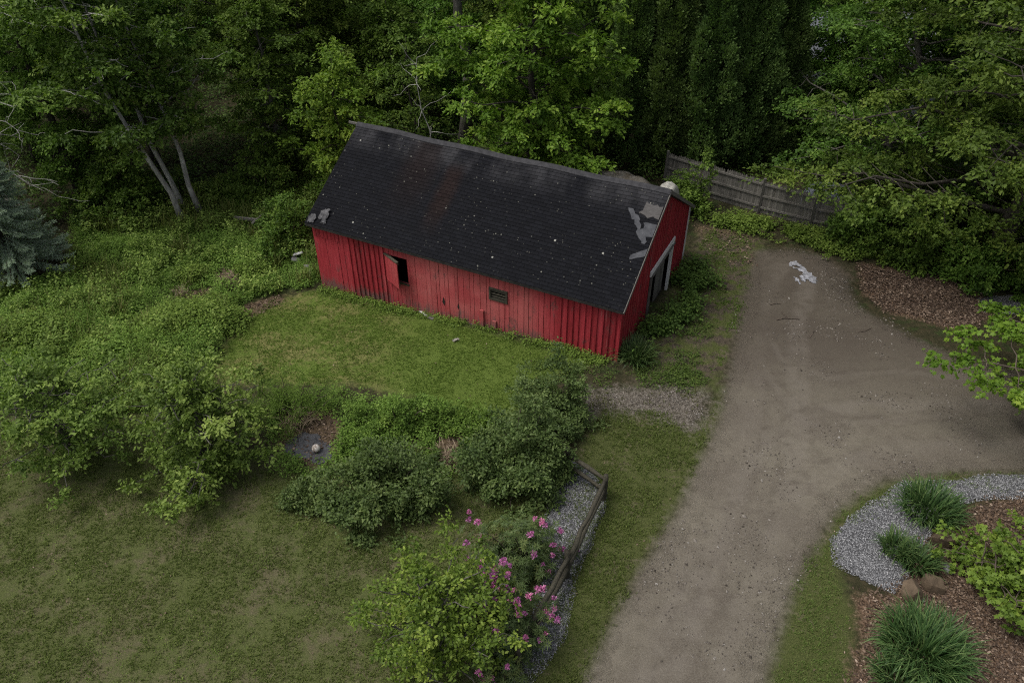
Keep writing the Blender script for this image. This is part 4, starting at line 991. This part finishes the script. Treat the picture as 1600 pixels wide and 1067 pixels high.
# ------------------------------------------------------------------ ground cover
def plants(mb, P, h, rng, nl=14, leaf=.09, shape='oval', var=None, spread=.16):
    """leafy stems: nl leaves along each"""
    n = len(P); u = rng.uniform(.15, 1, (n, nl)); az = rng.uniform(0, 6.283, (n, nl))
    r = spread*rng.uniform(.1, 1, (n, nl))
    tilt = rng.normal(0, .18, (n, 2))
    Q = np.stack([P[:, 0:1]+np.cos(az)*r+tilt[:, 0:1]*u*h[:, None], P[:, 1:2]+np.sin(az)*r+tilt[:, 1:2]*u*h[:, None], terrain(P[:, 0], P[:, 1])[:, None]+u*h[:, None]], -1)
    A = np.stack([np.cos(az), np.sin(az), rng.normal(-.05, .35, az.shape)], -1); N = np.array([0, 0, 1])+rng.normal(0, .35, Q.shape)+.3*A
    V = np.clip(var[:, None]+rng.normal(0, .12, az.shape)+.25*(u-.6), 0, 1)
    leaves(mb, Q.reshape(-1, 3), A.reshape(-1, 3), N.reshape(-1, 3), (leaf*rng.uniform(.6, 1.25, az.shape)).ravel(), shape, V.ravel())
rng = np.random.default_rng(123)
def mounds(x, y): return np.clip((fbm(x*.55, y*.55, 41)-.30)*1.9, .08, 1)
# meadow
P = pts_in(MEADOW, 60000, rng, .5, -.15, fade=.4); P = P[np.hypot((P[:, 0]+7), (P[:, 1]-26.5)) > 0]
keep = np.ones(len(P), bool)
for V in BROWNS[:3]: keep &= sdist(P, V) < .05
bl = np.column_stack([(P[:, 0]-BX), (P[:, 1]-BY)]); lx = bl[:, 0]*cos(BTH)-bl[:, 1]*sin(BTH); ly = bl[:, 0]*sin(BTH)+bl[:, 1]*cos(BTH)
keep &= ~((lx > -BL-.15) & (ly > -.1) & (ly < BW+.1)); P = P[keep][:17500]
h = .10+.95*mounds(P[:, 0], P[:, 1])**1.3*rng.uniform(.45, 1.2, len(P))
var = .16+.62*fbm(P[:, 0]*.45, P[:, 1]*.45, 51)+rng.normal(0, .09, len(P))-.06
mb = MB(); k = fbm(P[:, 0]*.7, P[:, 1]*.7, 61) > .5
plants(mb, P[k], h[k], rng, 17, .088, 'oval', var[k]); plants(mb, P[~k], h[~k]*1.1, rng, 17, .115, 'long', var[~k]+.03, .14)
tag(mb.build('meadow_weeds', LM['weed']), 'waist high green weeds covering the meadow left of the barn', 'weeds', kind='stuff')
P = pts_in(MEADOW, 14000, rng, .5, .1); lx = (P[:, 0]-BX)*cos(BTH)-(P[:, 1]-BY)*sin(BTH); ly = (P[:, 0]-BX)*sin(BTH)+(P[:, 1]-BY)*cos(BTH)
P = P[(vnoise(P[:, 0]*1.5, P[:, 1]*1.5, 66) > .66) & ~((lx > -BL-.4) & (ly > -.4))]; P = P[np.max([sdist(P, V) for V in BROWNS[:3]], 0) < -.15][:1500]; mb = MB()
plants(mb, P, rng.uniform(.45, 1.15, len(P)), rng, 18, .12, 'oval', .45+.35*(vnoise(P[:, 0]*.9, P[:, 1]*.9, 67)-.4)+rng.normal(0, .08, len(P)), .2)
tag(mb.build('tall_weeds', LM['apple']), 'taller pale green weeds standing above the rest of the meadow', 'weeds', kind='stuff')
P = pts_in(MEADOW, 9000, rng, .5, 0); lx = (P[:, 0]-BX)*cos(BTH)-(P[:, 1]-BY)*sin(BTH); ly = (P[:, 0]-BX)*sin(BTH)+(P[:, 1]-BY)*cos(BTH)
P = P[(vnoise(P[:, 0]*.8, P[:, 1]*.8, 68) > .48) & ~((lx > -BL-.3) & (ly > -.3)) & (np.max([sdist(P, V) for V in BROWNS[:3]], 0) < -.1)]; m = 5; Q = np.repeat(on_ground(P), m, 0); Q[:, :2] += rng.normal(0, .05, (len(Q), 2)); mb = MB(); n_ = len(Q)
blades(mb, Q, rng.uniform(0, 6.283, n_), rng.uniform(.45, .95, n_), rng.uniform(.018, .032, n_), rng.uniform(.15, .75, n_), rng, 5, np.repeat(rng.normal(.42, .2, len(P)), m))
tag(mb.build('meadow_grass', LM['grass']), 'tall wild grass standing in patches among the meadow weeds', 'grass', kind='stuff')
# bramble mounds at the lawn edge
mb = MB()
for (px, py, rx, ry, h0, n) in ((300, 510, 2.3, 1.4, 1.0, 1400), (345, 476, .8, .4, .4, 250), (305, 435, .9, .5, .65, 350), (395, 430, 1.0, .5, .6, 400), (180, 545, 2.2, 1.1, .45, 800), (60, 520, 2.2, 1.4, .75, 1000)):
    c = gp(px, py); q = rng.normal(0, .5, (n, 2)); q = q[np.hypot(q[:, 0], q[:, 1]) < 1]; P = c[:2]+q*np.array([rx, ry]); hh = h0*(1-np.hypot(q[:, 0], q[:, 1])**2*.8)*rng.uniform(.6, 1.15, len(P)); ok = np.maximum(sdist(P, BROWNS[1]), sdist(P, BROWNS[2])) < 0; P, q, hh = P[ok], q[ok], hh[ok]
    plants(mb, P, hh, rng, 16, .095, 'oval', rng.normal(.46, .1, len(P))+.1*(hh/h0-.6), .18)
tag(mb.build('brambles', LM['weed']), 'mounded brambles along the edge of the barn lawn', 'brambles', kind='stuff')
# forest undergrowth
X = rng.uniform([-34, 31], [34, 62], (14000, 2)); k = (np.abs(X[:, 0]) < .66*X[:, 1]+2) & (fbm(X[:, 0]*.4, X[:, 1]*.4, 71) > .40)
k &= ~((X[:, 0] > 2.5) & (X[:, 0] < 14) & (X[:, 1] < 34.5)) & ~((X[:, 0] > 11) & (X[:, 1] < 31)) & ~((X[:, 0] > 12.2) & (X[:, 0] < 24) & (X[:, 1] > 38.5) & (X[:, 1] < 50)) & (sdist(X, MEADOW) < .2)
bl = X-np.array([BX, BY]); lx = bl[:, 0]*cos(BTH)-bl[:, 1]*sin(BTH); ly = bl[:, 0]*sin(BTH)+bl[:, 1]*cos(BTH); k &= ~((lx > -BL-.3) & (ly < BW+.3) & (lx < 2))
X = X[k]; mb = MB(); plants(mb, X, rng.uniform(.3, 1.3, len(X)), rng, 14, .16, 'oval', rng.normal(.42, .15, len(X)), .3)
tag(mb.build('undergrowth', LM['under']), 'dark leafy undergrowth on the woodland floor', 'undergrowth', kind='stuff')
# ferns by the three trunks
mb = MB()
for c in gp(310, 305)[None]+rng.normal(0, 1, (34, 3))*np.array([1.7, .7, 0]):
    n = 9; a = rng.uniform(0, 6.28)+np.arange(n)*.7; P = np.repeat(on_ground(c[None, :2]), n, 0); blades(mb, P, a, rng.uniform(.5, .85, n), np.full(n, .16), rng.uniform(.4, .8, n), rng, 5, rng.normal(.5, .1, n))
tag(mb.build('ferns', LM['weed']), 'arching ferns at the foot of the three pale trunks', 'ferns', kind='stuff')
# rank weeds along the barn, the gable and the fence
def strip(name, lab, segs, leafs, lm, hrange, dens, wd):
    mb = MB()
    for a, b in segs:
        a, b = np.array(a, float), np.array(b, float); n = int(np.linalg.norm(b-a)*dens)
        t = rng.random((n, 1)); P = a+(b-a)*t+rng.normal(0, wd, (n, 2)); kk = fbm(P[:, 0]*1.3, P[:, 1]*1.3, 81) > .38; P = P[kk]
        q = P-np.array([BX, BY]); lx = q[:, 0]*cos(BTH)-q[:, 1]*sin(BTH); ly = q[:, 0]*sin(BTH)+q[:, 1]*cos(BTH)
        P = P[~((lx > -BL-.1) & (lx < .1) & (ly > -.05) & (ly < BW+.1))]
        plants(mb, P, rng.uniform(*hrange, len(P)), rng, 12, leafs, 'oval', rng.normal(.42, .13, len(P)), .13)
    return tag(mb.build(name, LM[lm]), lab, 'weeds', kind='stuff')
fx = lambda lx, ly: (BX+lx*cos(BTH)+ly*sin(BTH), BY-lx*sin(BTH)+ly*cos(BTH))
strip('weeds', 'straggling weeds along the foot of the long red wall', [(fx(-BL, -.22), fx(-.3, -.25))], .07, 'weed', (.05, .28), 60, .12)
strip('weeds', 'rank weeds beside the barn gable', [(fx(.6, 1.0), fx(.7, 2.6)), (fx(.55, 5.4), fx(.8, 7.2)), (fx(1.0, 1.6), fx(1.3, 6.5))], .12, 'under', (.25, .75), 130, .26)
strip('weeds', 'green weeds along the foot of the grey board fence', [(gp(1120, 345)[:2], gp(1310, 385)[:2]), (gp(1150, 350)[:2], gp(1290, 378)[:2]), (gp(1290, 390)[:2], gp(1400, 400)[:2])], .11, 'weed', (.15, .5), 130, .35)
strip('weeds', 'low weeds around the stony path by the barn corner', [(gp(1000, 590)[:2], gp(1100, 590)[:2]), (gp(1090, 500)[:2], gp(1060, 600)[:2]), (gp(830, 575)[:2], gp(940, 592)[:2])], .065, 'under', (.03, .18), 60, .3)
# border between the lawns
B_ = poly([(430, 640), (520, 610), (700, 640), (760, 650), (740, 700), (700, 740), (560, 760), (430, 740)])
P = pts_in(B_, 2600, rng, .4, 0); k = np.ones(len(P), bool)
for V in BROWNS[3:5]: k &= sdist(P, V) < 0
P = P[k]; mb = MB(); plants(mb, P, rng.uniform(.1, .55, len(P)), rng, 13, .075, 'oval', rng.normal(.38, .13, len(P)), .14)
tag(mb.build('weeds', LM['weed']), 'mixed weeds filling the border around the mud hollow', 'weeds', kind='stuff')

# lawns: blades of grass
def lawn(name, lab, V, n, L, lm, seed, thr=(.36, .62), amp=.4, inset=0., var0=.42):
    P = pts_in(V, n, rng, amp, inset, fade=.3); k = fbm(P[:, 0]*1.1, P[:, 1]*1.1, seed)*.6+fbm(P[:, 0]*5, P[:, 1]*5, seed+5)*.4 > thr[0]+(thr[1]-thr[0])*rng.random(len(P)); P = P[k]
    m = 3; Q = np.repeat(on_ground(P), m, 0); Q[:, :2] += rng.normal(0, .018, (len(Q), 2)); mb = MB(); N_ = len(Q)
    vv = var0+.3*(fbm(P[:, 0]*.8, P[:, 1]*.8, seed+9)-.5)+rng.normal(0, .12, len(P))
    blades(mb, Q, rng.uniform(0, 6.283, N_), rng.uniform(.5, 1.2, N_)*L, rng.uniform(.010, .020, N_), rng.uniform(.25, 1.0, N_), rng, 3, np.repeat(vv, m))
    return tag(mb.build(name, LM[lm]), lab, 'grass', kind='stuff')
lawn('grass', 'thin worn grass of the front lawn', FRONTLAWN, 230000, .085, 'grass', 101)
mb = MB(); P = pts_in(FRONTLAWN, 5200, rng, .3, .1); P = P[fbm(P[:, 0]*.9, P[:, 1]*.9, 131) > .48]
plants(mb, P, rng.uniform(.02, .07, len(P)), rng, 9, .035, 'oval', rng.normal(.42, .16, len(P)), .09)
tag(mb.build('clover', LM['weed']), 'low clover and broad leaved tufts scattered through the front lawn', 'clover', kind='stuff')
mb = MB()
for V, n in ((FRONTLAWN, 1100), (BACKLAWN, 260), (VERGE, 260), (RVERGE, 160)): P = pts_in(V, n, rng, .3, 0); chips(mb, P, rng.uniform(.03, .07, len(P)), rng, .035)
tag(mb.build('fallen_leaves', CHIP), 'single dead leaves lying about on the grass', 'fallen leaves', kind='stuff')
lawn('grass', 'short green grass of the lawn before the barn', BACKLAWN, 60000, .07, 'lawn', 102, (.28, .55))
lawn('grass', 'grass verge between the gravel strip and the driveway', VERGE, 60000, .10, 'grass', 103, (.34, .60), var0=.34)
lawn('grass', 'tufts of grass creeping over the stony path', STONY, 5200, .10, 'grass', 106, (.44, .62))
lawn('grass', 'sparse grass on the worn soil beside the barn gable', WORN, 22000, .11, 'lawn', 105, (.46, .66), var0=.28)
lawn('grass', 'mossy grass verge on the right of the driveway', RVERGE, 42000, .08, 'grass', 104, (.34, .60))

# ------------------------------------------------------------------ fences
def stockade():
    rng = np.random.default_rng(7); f = thing('board_fence', 'weathered grey board fence behind the parking area, under the leafy boughs', 'fence', (0, 0, 0))
    pts = [gp(1037, 287), gp(1105, 309), gp(1184, 333), gp(1265, 354), gp(1350, 371), gp(1420, 388)]; Hh = 1.55
    for i, (a, b) in enumerate(zip(pts[:-1], pts[1:])):
        d = (b-a)[:2]; L = np.linalg.norm(d); d /= L; n = np.array([-d[1], d[0]]); M = np.array([[d[0], n[0], 0], [d[1], n[1], 0], [0, 0, 1]])
        mb = MB(); x = .06; drop = rng.uniform(-.05, .05)
        while x < L-.08:
            wd = rng.uniform(.075, .11); c = a+np.array([*(d*(x+wd/2)), 0]); z = float(terrain(c[0], c[1]))
            hh = Hh+drop+rng.normal(0, .02)-(rng.random() < .05)*.12; cc = np.array([c[0], c[1], z+hh/2+.02])+np.array([*(n*(.03+rng.normal(0, .004))), 0])
            v = np.array([[X_, Y_, Z_] for X_, Z_ in ((-.5, -.5), (.5, -.5), (.5, .46), (0, .5), (-.5, .46)) for Y_ in (-.5, .5)])*np.array([wd-.006, .018, hh])
            v = v@(M@np.array([[1, 0, (t := rng.normal(0, .006))], [0, 1, 0], [-t, 0, 1]])).T+cc
            mb.add(v, [(0, 2, 4, 6, 8), (9, 7, 5, 3, 1), (0, 1, 3, 2), (2, 3, 5, 4), (4, 5, 7, 6), (6, 7, 9, 8), (8, 9, 1, 0)], np.clip(rng.normal(.45, .22), 0, 1)); x += wd
        mb.build('fence_panel', WOODGREY, f)
        for zz in (.30, .85, 1.40):
            mb = MB(); beam(mb, a+np.array([*(d*.06), zz])-np.array([*n, 0])*.01, b+np.array([*(-d*.06), zz+rng.normal(0, .02)])-np.array([*n, 0])*.01, .045, .085, rng.uniform(.3, .6)); mb.build('rail', WOODGREY, f)
    for p in pts:
        mb = MB(); beam(mb, p+np.array([0, 0, -.2]), p+np.array([rng.normal(0, .02), rng.normal(0, .02), Hh+.12]), .11, .11, .3, (0, 1, 0), rng, .004); mb.build('post', WOODGREY, f)
stockade()
def splitrail():
    rng = np.random.default_rng(17); f = thing('split_rail_fence', 'old split rail fence with leaning posts along the grey gravel strip', 'fence')
    corner, mid = gp(943, 780), gp(886, 902); d = mid-corner; end = mid+d*.95+np.array([-.15, 0, 0]); back = gp(885, 738)
    for p, tip in ((corner, (.0, .0)), (mid, (-.03, .06)), (end, (0, 0)), (back, (0, 0))):
        mb = MB(); q = bendline(p+np.array([0, 0, -.2]), p+np.array([tip[0], tip[1], .98]), rng, 5, .012); tube(mb, q, [.085, .08, .078, .075, .07], 7, .35); mb.build('post', MOSSWOOD, f)
    for a, b in ((corner, mid), (mid, end), (corner, back)):
        for h0, h1 in ((.80, .76), (.40, .36)):
            mb = MB(); q = bendline(a+np.array([0, 0, h0]), b+np.array([0, 0, h1]), rng, 7, .010); tube(mb, q, .068*rng.uniform(.8, 1.15, 7), 5, rng.uniform(.4, .7)); mb.build('rail', MOSSWOOD, f)
splitrail()

# ------------------------------------------------------------------ boulders, stones
def rock(name, label, loc, size, seed, mat, rz=0, cat='rock', group=None):
    rng = np.random.default_rng(seed)
    import bmesh
    bm = bmesh.new(); bmesh.ops.create_icosphere(bm, subdivisions=4, radius=1)
    v = np.array([q.co[:] for q in bm.verts]); F = np.array([[x.index for x in f.verts] for f in bm.faces]); bm.free()
    for _ in range(11):      # flat split faces
        n = unit(rng.normal(0, 1, 3)); c = rng.uniform(.42, .78); s = v@n; v = v-np.maximum(s-c, 0)[:, None]*n*.92
    q = v*3; v = v*(1+.05*(vnoise(q[:, 0]+q[:, 2], q[:, 1], seed)-.5)[:, None]+.03*(vnoise(q[:, 0]*3, q[:, 1]*3+q[:, 2]*3, seed+3)-.5)[:, None])
    mb = MB(); mb.add(v*np.array(size), F, .5, False); o = mb.build(name, mat); o.location = (loc[0], loc[1], loc[2]+size[2]*.36); o.rotation_euler.z = rz
    return tag(o, label, cat, group)
BROWNROCK = plain_mat('brown_boulder', (.055, .040, .026), (.16, .118, .078), 3.5, .85, bump=.02)
GREYROCK = plain_mat('grey_stone', (.09, .09, .09), (.26, .26, .265), 5, .85, bump=.01)
rock('boulder', 'squat tan boulder between the top daylily and the maple sapling', G3(1466, 846), (.40, .36, .30), 1, BROWNROCK, .4)
rock('boulder', 'upright brown boulder below the arching daylily, left one of the pair', G3(1424, 930), (.30, .34, .44), 2, BROWNROCK, 1.0)
rock('boulder', 'brown slab boulder leaning right of the upright one at the dark hollow', G3(1458, 918), (.34, .24, .36), 3, BROWNROCK, -.6)
for i, (px, py, s, l) in enumerate(((1567, 912, .13, 'pale stone on the mulch below the maple sapling leaves'), (1560, 932, .13, 'bluish grey stone on the mulch under the pale one'), (1482, 890, .16, 'pale flat stone right of the arching daylily'), (1436, 938, .12, 'blue grey stone wedged at the foot of the boulder pair'), (1462, 905, .09, 'small stone lying before the slab boulder'))):
    rock('stone', l, G3(px, py), (s, s*.8, s*.6), 20+i, GREYROCK, i)
for i, (px, py, s, l) in enumerate(((462, 408, .26, 'pale field stone in the rubble at the left barn corner'), (478, 418, .22, 'grey field stone nearest to the left barn corner'), (452, 400, .20, 'field stone at the far left of the barn rubble'), (470, 396, .24, 'dark field stone at the back of the barn rubble'), (486, 428, .18, 'small field stone touching the barn foot at the left corner'))):
    rock('stone', l, G3(px, py), (s, s*.85, s*.55), 30+i, GREYROCK, i*1.3)
# crown of the hollow
MUD = plain_mat('dark_slate_mud', (.035, .036, .040), (.085, .086, .094), 6, .55, spec=.4, bump=.02)
sheet('mud_patch', poly([(448, 690), (470, 678), (500, 680), (520, 695), (520, 720), (500, 728), (470, 715), (445, 712)]), MUD, 0, .15, .05, .03, 12, fr=2.5)

# ------------------------------------------------------------------ small things
def small(name, label, cat, mb, mat, loc=None, parent=None):
    o = mb.build(name, mat, parent)
    if loc is not None: o.location = loc
    return tag(o, label, cat) if label else o
mb = MB(); th_ = np.linspace(0, pi, 15); ph = np.linspace(0, 2*pi, 25)[:-1]
v = np.array([[sin(a)*cos(b), sin(a)*sin(b), cos(a)] for a in th_ for b in ph])*.13; k = 24
i = (np.arange(14)[:, None]*k+np.arange(k)[None]).ravel(); j = (np.arange(14)[:, None]*k+(np.arange(k)+1)[None] % k).ravel()
mb.add(v, np.stack([i, i+k, j+k, j], 1), .6, True)
t = NT('scuffed_white_ball'); n_ = t.noise(t.obj(), 9, 4); t.done(t.ramp(n_, [(.4, (.22, .17, .13)), (.55, (.62, .58, .54))]), .5, .4)
g = gp(495, 706); small('ball', 'scuffed white ball resting on the dark mud in the border', 'ball', mb, t.m, (g[0], g[1], g[2]+.155))
def plank(label, a, b, wd, th, mat, name='plank', z=.03, z2=None, cat='plank'):
    p, q = gp(*a), gp(*b); p[2] += z; q[2] += z if z2 is None else z2
    mb = MB(); rr = np.random.default_rng(int(a[0])); beam(mb, p, q, wd, th, .6, (0, 0, 1), rr, .006); return small(name, label, cat, mb, mat)
plank('short white painted plank on the grass below the barn wall', (657, 488), (667, 495), .10, .03, WHITEWOOD, z=.06)
plank('dark broken board beside the white plank below the barn wall', (664, 494), (678, 500), .14, .03, WOODGREY, z=.05)
plank('pale board on the rubble at the left barn corner', (458, 406), (474, 402), .16, .03, WHITEWOOD, z=.24)
plank('bleached pole lying in the meadow weeds', (370, 357), (408, 361), .10, .10, WOODGREY, 'pole', z=.55, cat='pole')
plank('bleached board crossing the pole in the meadow weeds', (398, 366), (414, 352), .12, .04, WOODGREY, z=.55)
plank('pale fallen log lying at the foot of the dark woods', (386, 220), (460, 210), .24, .24, BARK['pale'], 'fallen_log', z=.5, cat='log')
plank('dark fallen log just behind the pale one in the woods', (400, 210), (468, 214), .20, .20, BARK['brown'], 'fallen_log', z=.45, cat='log')
def stick(label, px, bends, r, mat=BARK['brown']):
    rr = np.random.default_rng(int(px[0][0])); P = np.array([gp(*p) for p in px]); P[:, 2] += r+.012; mb = MB(); tube(mb, P, np.linspace(r, r*.5, len(P)), 5)
    return small('stick', label, 'stick', mb, mat)
stick('long thin stick lying across the middle of the parking dirt', [(1213, 501), (1225, 498), (1238, 499), (1249, 500)], 0, .022)
stick('short stick slanting above the long one on the parking dirt', [(1221, 488), (1226, 494), (1231, 498)], 0, .015)
stick('curved twig on the dirt below the leaf litter', [(1340, 520), (1352, 518), (1362, 513)], 0, .014)
stick('small twig near the left rim of the parking dirt', [(1203, 477), (1212, 475), (1220, 476)], 0, .016)
stick('bent twig lying on the dirt right of the long stick', [(1265, 528), (1269, 523), (1272, 518)], 0, .012)
# dry stalk heaps
def heap(label, px, R_, n, seed):
    rr = np.random.default_rng(seed); c = gp(*px); a = rr.uniform(0, 6.28, n); P = on_ground(c[None, :2]+rr.normal(0, R_*.4, (n, 2)), .02); mb = MB()
    blades(mb, P, a, rr.uniform(.3, .6, n), np.full(n, .014), rr.uniform(.7, 1.1, n), rr, 5, rr.random(n)); t = STRAW
    return small('stalk_heap', label, 'dry stalks', mb, STRAW)
STRAW = stone_mat('dry_stalks', [(0, (.08, .055, .035)), (.5, (.20, .15, .10)), (1, (.36, .29, .20))])
heap('heap of dry brown stalks between the two big dark shrubs', (703, 716), .5, 160, 1)
heap('dry reddish stalks at the back of the mud hollow', (470, 662), .6, 170, 2)
heap('broken straw coloured stalks on the meadow left of the barn lawn', (357, 440), .5, 240, 3)
heap('small tuft of dry straw at the meadow edge', (283, 464), .35, 80, 4)
# scrap of pale paper
mb = MB(); rr = np.random.default_rng(3); k = 5; gq = np.linspace(-.5, .5, k); V = np.array([[a*.24, b*.12, .05+.05*rr.random()] for a in gq for b in gq]); i = (np.arange(k-1)[:, None]*k+np.arange(k-1)[None]).ravel()
mb.add(V, np.stack([i, i+k, i+k+1, i+1], 1)); mb.add(V-np.array([0, 0, .006]), np.stack([i, i+1, i+k+1, i+k], 1))
small('paper_scrap', 'crumpled pale scrap lying on the green lawn before the barn', 'litter', mb, plain_mat('grubby_paper', (.16, .15, .12), (.42, .40, .35), 9, .9), G3(712, 533)).rotation_euler.z = .4
# tarp covered heap and covered trailer beyond the ridge and the fence
def tarp(name, label, cat, loc, rz, L, W_, Hh, mat, seed, n=22):
    rr = np.random.default_rng(seed); gx, gy = np.meshgrid(np.linspace(-1, 1, n), np.linspace(-1, 1, n)); e = np.maximum(np.abs(gx), np.abs(gy))
    z = Hh*np.clip((1-e**6), 0, 1)*(.72+.28*np.cos(gy*1.5))+.10*(fbm(gx*2.2+seed, gy*2.2, seed)-.5)*Hh*2*(1-e**4); v = np.stack([gx*L/2, gy*W_/2, z-.02], -1).reshape(-1, 3)
    i = (np.arange(n-1)[:, None]*n+np.arange(n-1)[None]).ravel(); mb = MB(); mb.add(v, np.stack([i, i+1, i+n+1, i+n], 1), .5, True)
    o = mb.build(name, mat); o.location = loc; o.rotation_euler.z = rz; return tag(o, label, cat)
tarp('tarpaulin', 'mossy brown tarpaulin over a heap showing above the right of the barn ridge', 'tarpaulin', P3(4.6, 31.0), -.45, 3.6, 2.0, 2.1, plain_mat('mossy_tarp', (.06, .045, .022), (.21, .20, .185), 2.2, .8, bump=.02), 4)
tarp('canvas_sheet', 'pale canvas sheet bunched at the right end of the mossy tarpaulin', 'canvas', P3(6.5, 30.1), -.45, 1.0, 1.7, 2.1, plain_mat('pale_canvas', (.26, .25, .22), (.46, .45, .41), 7, .8, (1, 5, 1), bump=.02), 9)
tarp('covered_trailer', 'low blue grey covered trailer behind the board fence', 'trailer', P3(14.2, 31.9), -.45, 2.6, 1.3, 1.15, plain_mat('blue_grey_cover', (.09, .105, .135), (.17, .19, .23), 3, .5, bump=.01), 6)
# house behind the boughs
def house():
    h = thing('house', 'grey roofed house glimpsed through the boughs at the upper right', 'house', P3(17.5, 44.5), .12)
    SID = plain_mat('pale_clapboard', (.30, .31, .33), (.44, .45, .47), 5, .7, (.3, .3, 12)); RF = plain_mat('grey_house_roof', (.11, .12, .14), (.20, .21, .24), 8, .6, (1, 6, 1))
    L, W_, e, rd = 9.5, 7.0, 2.6, 4.9
    mb = MB(); v = [[x, y, z] for x in (-L/2, L/2) for y, z in ((-W_/2, -.3), (W_/2, -.3), (W_/2, e), (0, rd-.08), (-W_/2, e))]
    mb.add(v, [(0, 4, 3, 2, 1), (5, 6, 7, 8, 9), (0, 5, 9, 4), (1, 2, 7, 6)]); mb.build('wall', SID, h)
    for sg in (-1, 1):
        mb = MB(); v = [[x, y, z+d] for d in (0, .09) for x, y, z in ((-L/2-.3, sg*(W_/2+.35), e-.2), (L/2+.3, sg*(W_/2+.35), e-.2), (L/2+.3, 0, rd), (-L/2-.3, 0, rd))]
        mb.add(v, [(4, 5, 6, 7), (3, 2, 1, 0), (0, 1, 5, 4), (1, 2, 6, 5), (2, 3, 7, 6), (3, 0, 4, 7)]); mb.build('roof', RF, h)
    for x in (-3, 0, 3):
        mb = MB(); box(mb, (x, -W_/2-.02, 1.4), (1.0, .07, 1.2), .9); w_ = mb.build('window', WHITEWOOD, h)
        mb = MB(); box(mb, (x, -W_/2-.05, 1.4), (.8, .04, 1.0), .2); mb.build('pane', DARKIN, w_)
    mb = MB(); box(mb, (2, .6, rd), (.6, .6, 1.6), .5); mb.build('chimney', GREYROCK, h)
house()
# bare dead branches over the spruce
def deadtree():
    t = thing('dead_tree', 'leafless grey tree with arching bare branches above the silvery spruce', 'tree', P3(-22.0, 29.2)); rr = np.random.default_rng(8); mb = MB()
    tr = bendline((0, 0, -.2), (.6, .3, 6.6), rr, 8, .03); tube(mb, tr, np.linspace(.13, .03, 8), 7)
    mb.build('trunk', BARK['pale'], t); mb = MB()
    for i in range(16):
        p = tr[3+i % 5]; az = rr.uniform(-1.2, .6); L = rr.uniform(1.5, 3.6); q = p+np.array([cos(az)*L, sin(az)*L, rr.uniform(-1.4, .8)]); ln = bendline(p, q, rr, 7, .05, -.35); tube(mb, ln, np.linspace(.035, .008, 7), 5, .5, False)
        for k in range(5): s = ln[2+k % 5]; tube(mb, bendline(s, s+rr.normal(0, .45, 3)+np.array([.3, 0, -.15]), rr, 4, .1), np.linspace(.013, .005, 4), 4, .5, False)
    mb.build('branches', BARK['pale'], t)
deadtree()
def baresap(label, loc, H, seed):
    t = thing('bare_sapling', label, 'tree', loc); rr = np.random.default_rng(seed); mb = MB(); tr = bendline((0, 0, -.1), (rr.normal(0, .5), 0, H), rr, 8, .05); tube(mb, tr, np.linspace(.05, .012, 8), 6); mb.build('trunk', BARK['pale'], t); mb = MB()
    for i in range(22):
        p = tr[2+i % 6]; ln = bendline(p, p+rr.normal(0, .7, 3)+np.array([0, 0, .2]), rr, 5, .1); tube(mb, ln, np.linspace(.016, .005, 5), 4, .5, False)
    mb.build('branches', BARK['pale'], t)
baresap('thin bare lichened sapling between the bright young tree and the pine trunk', P3(-3.6, 33.4), 6.2, 5)
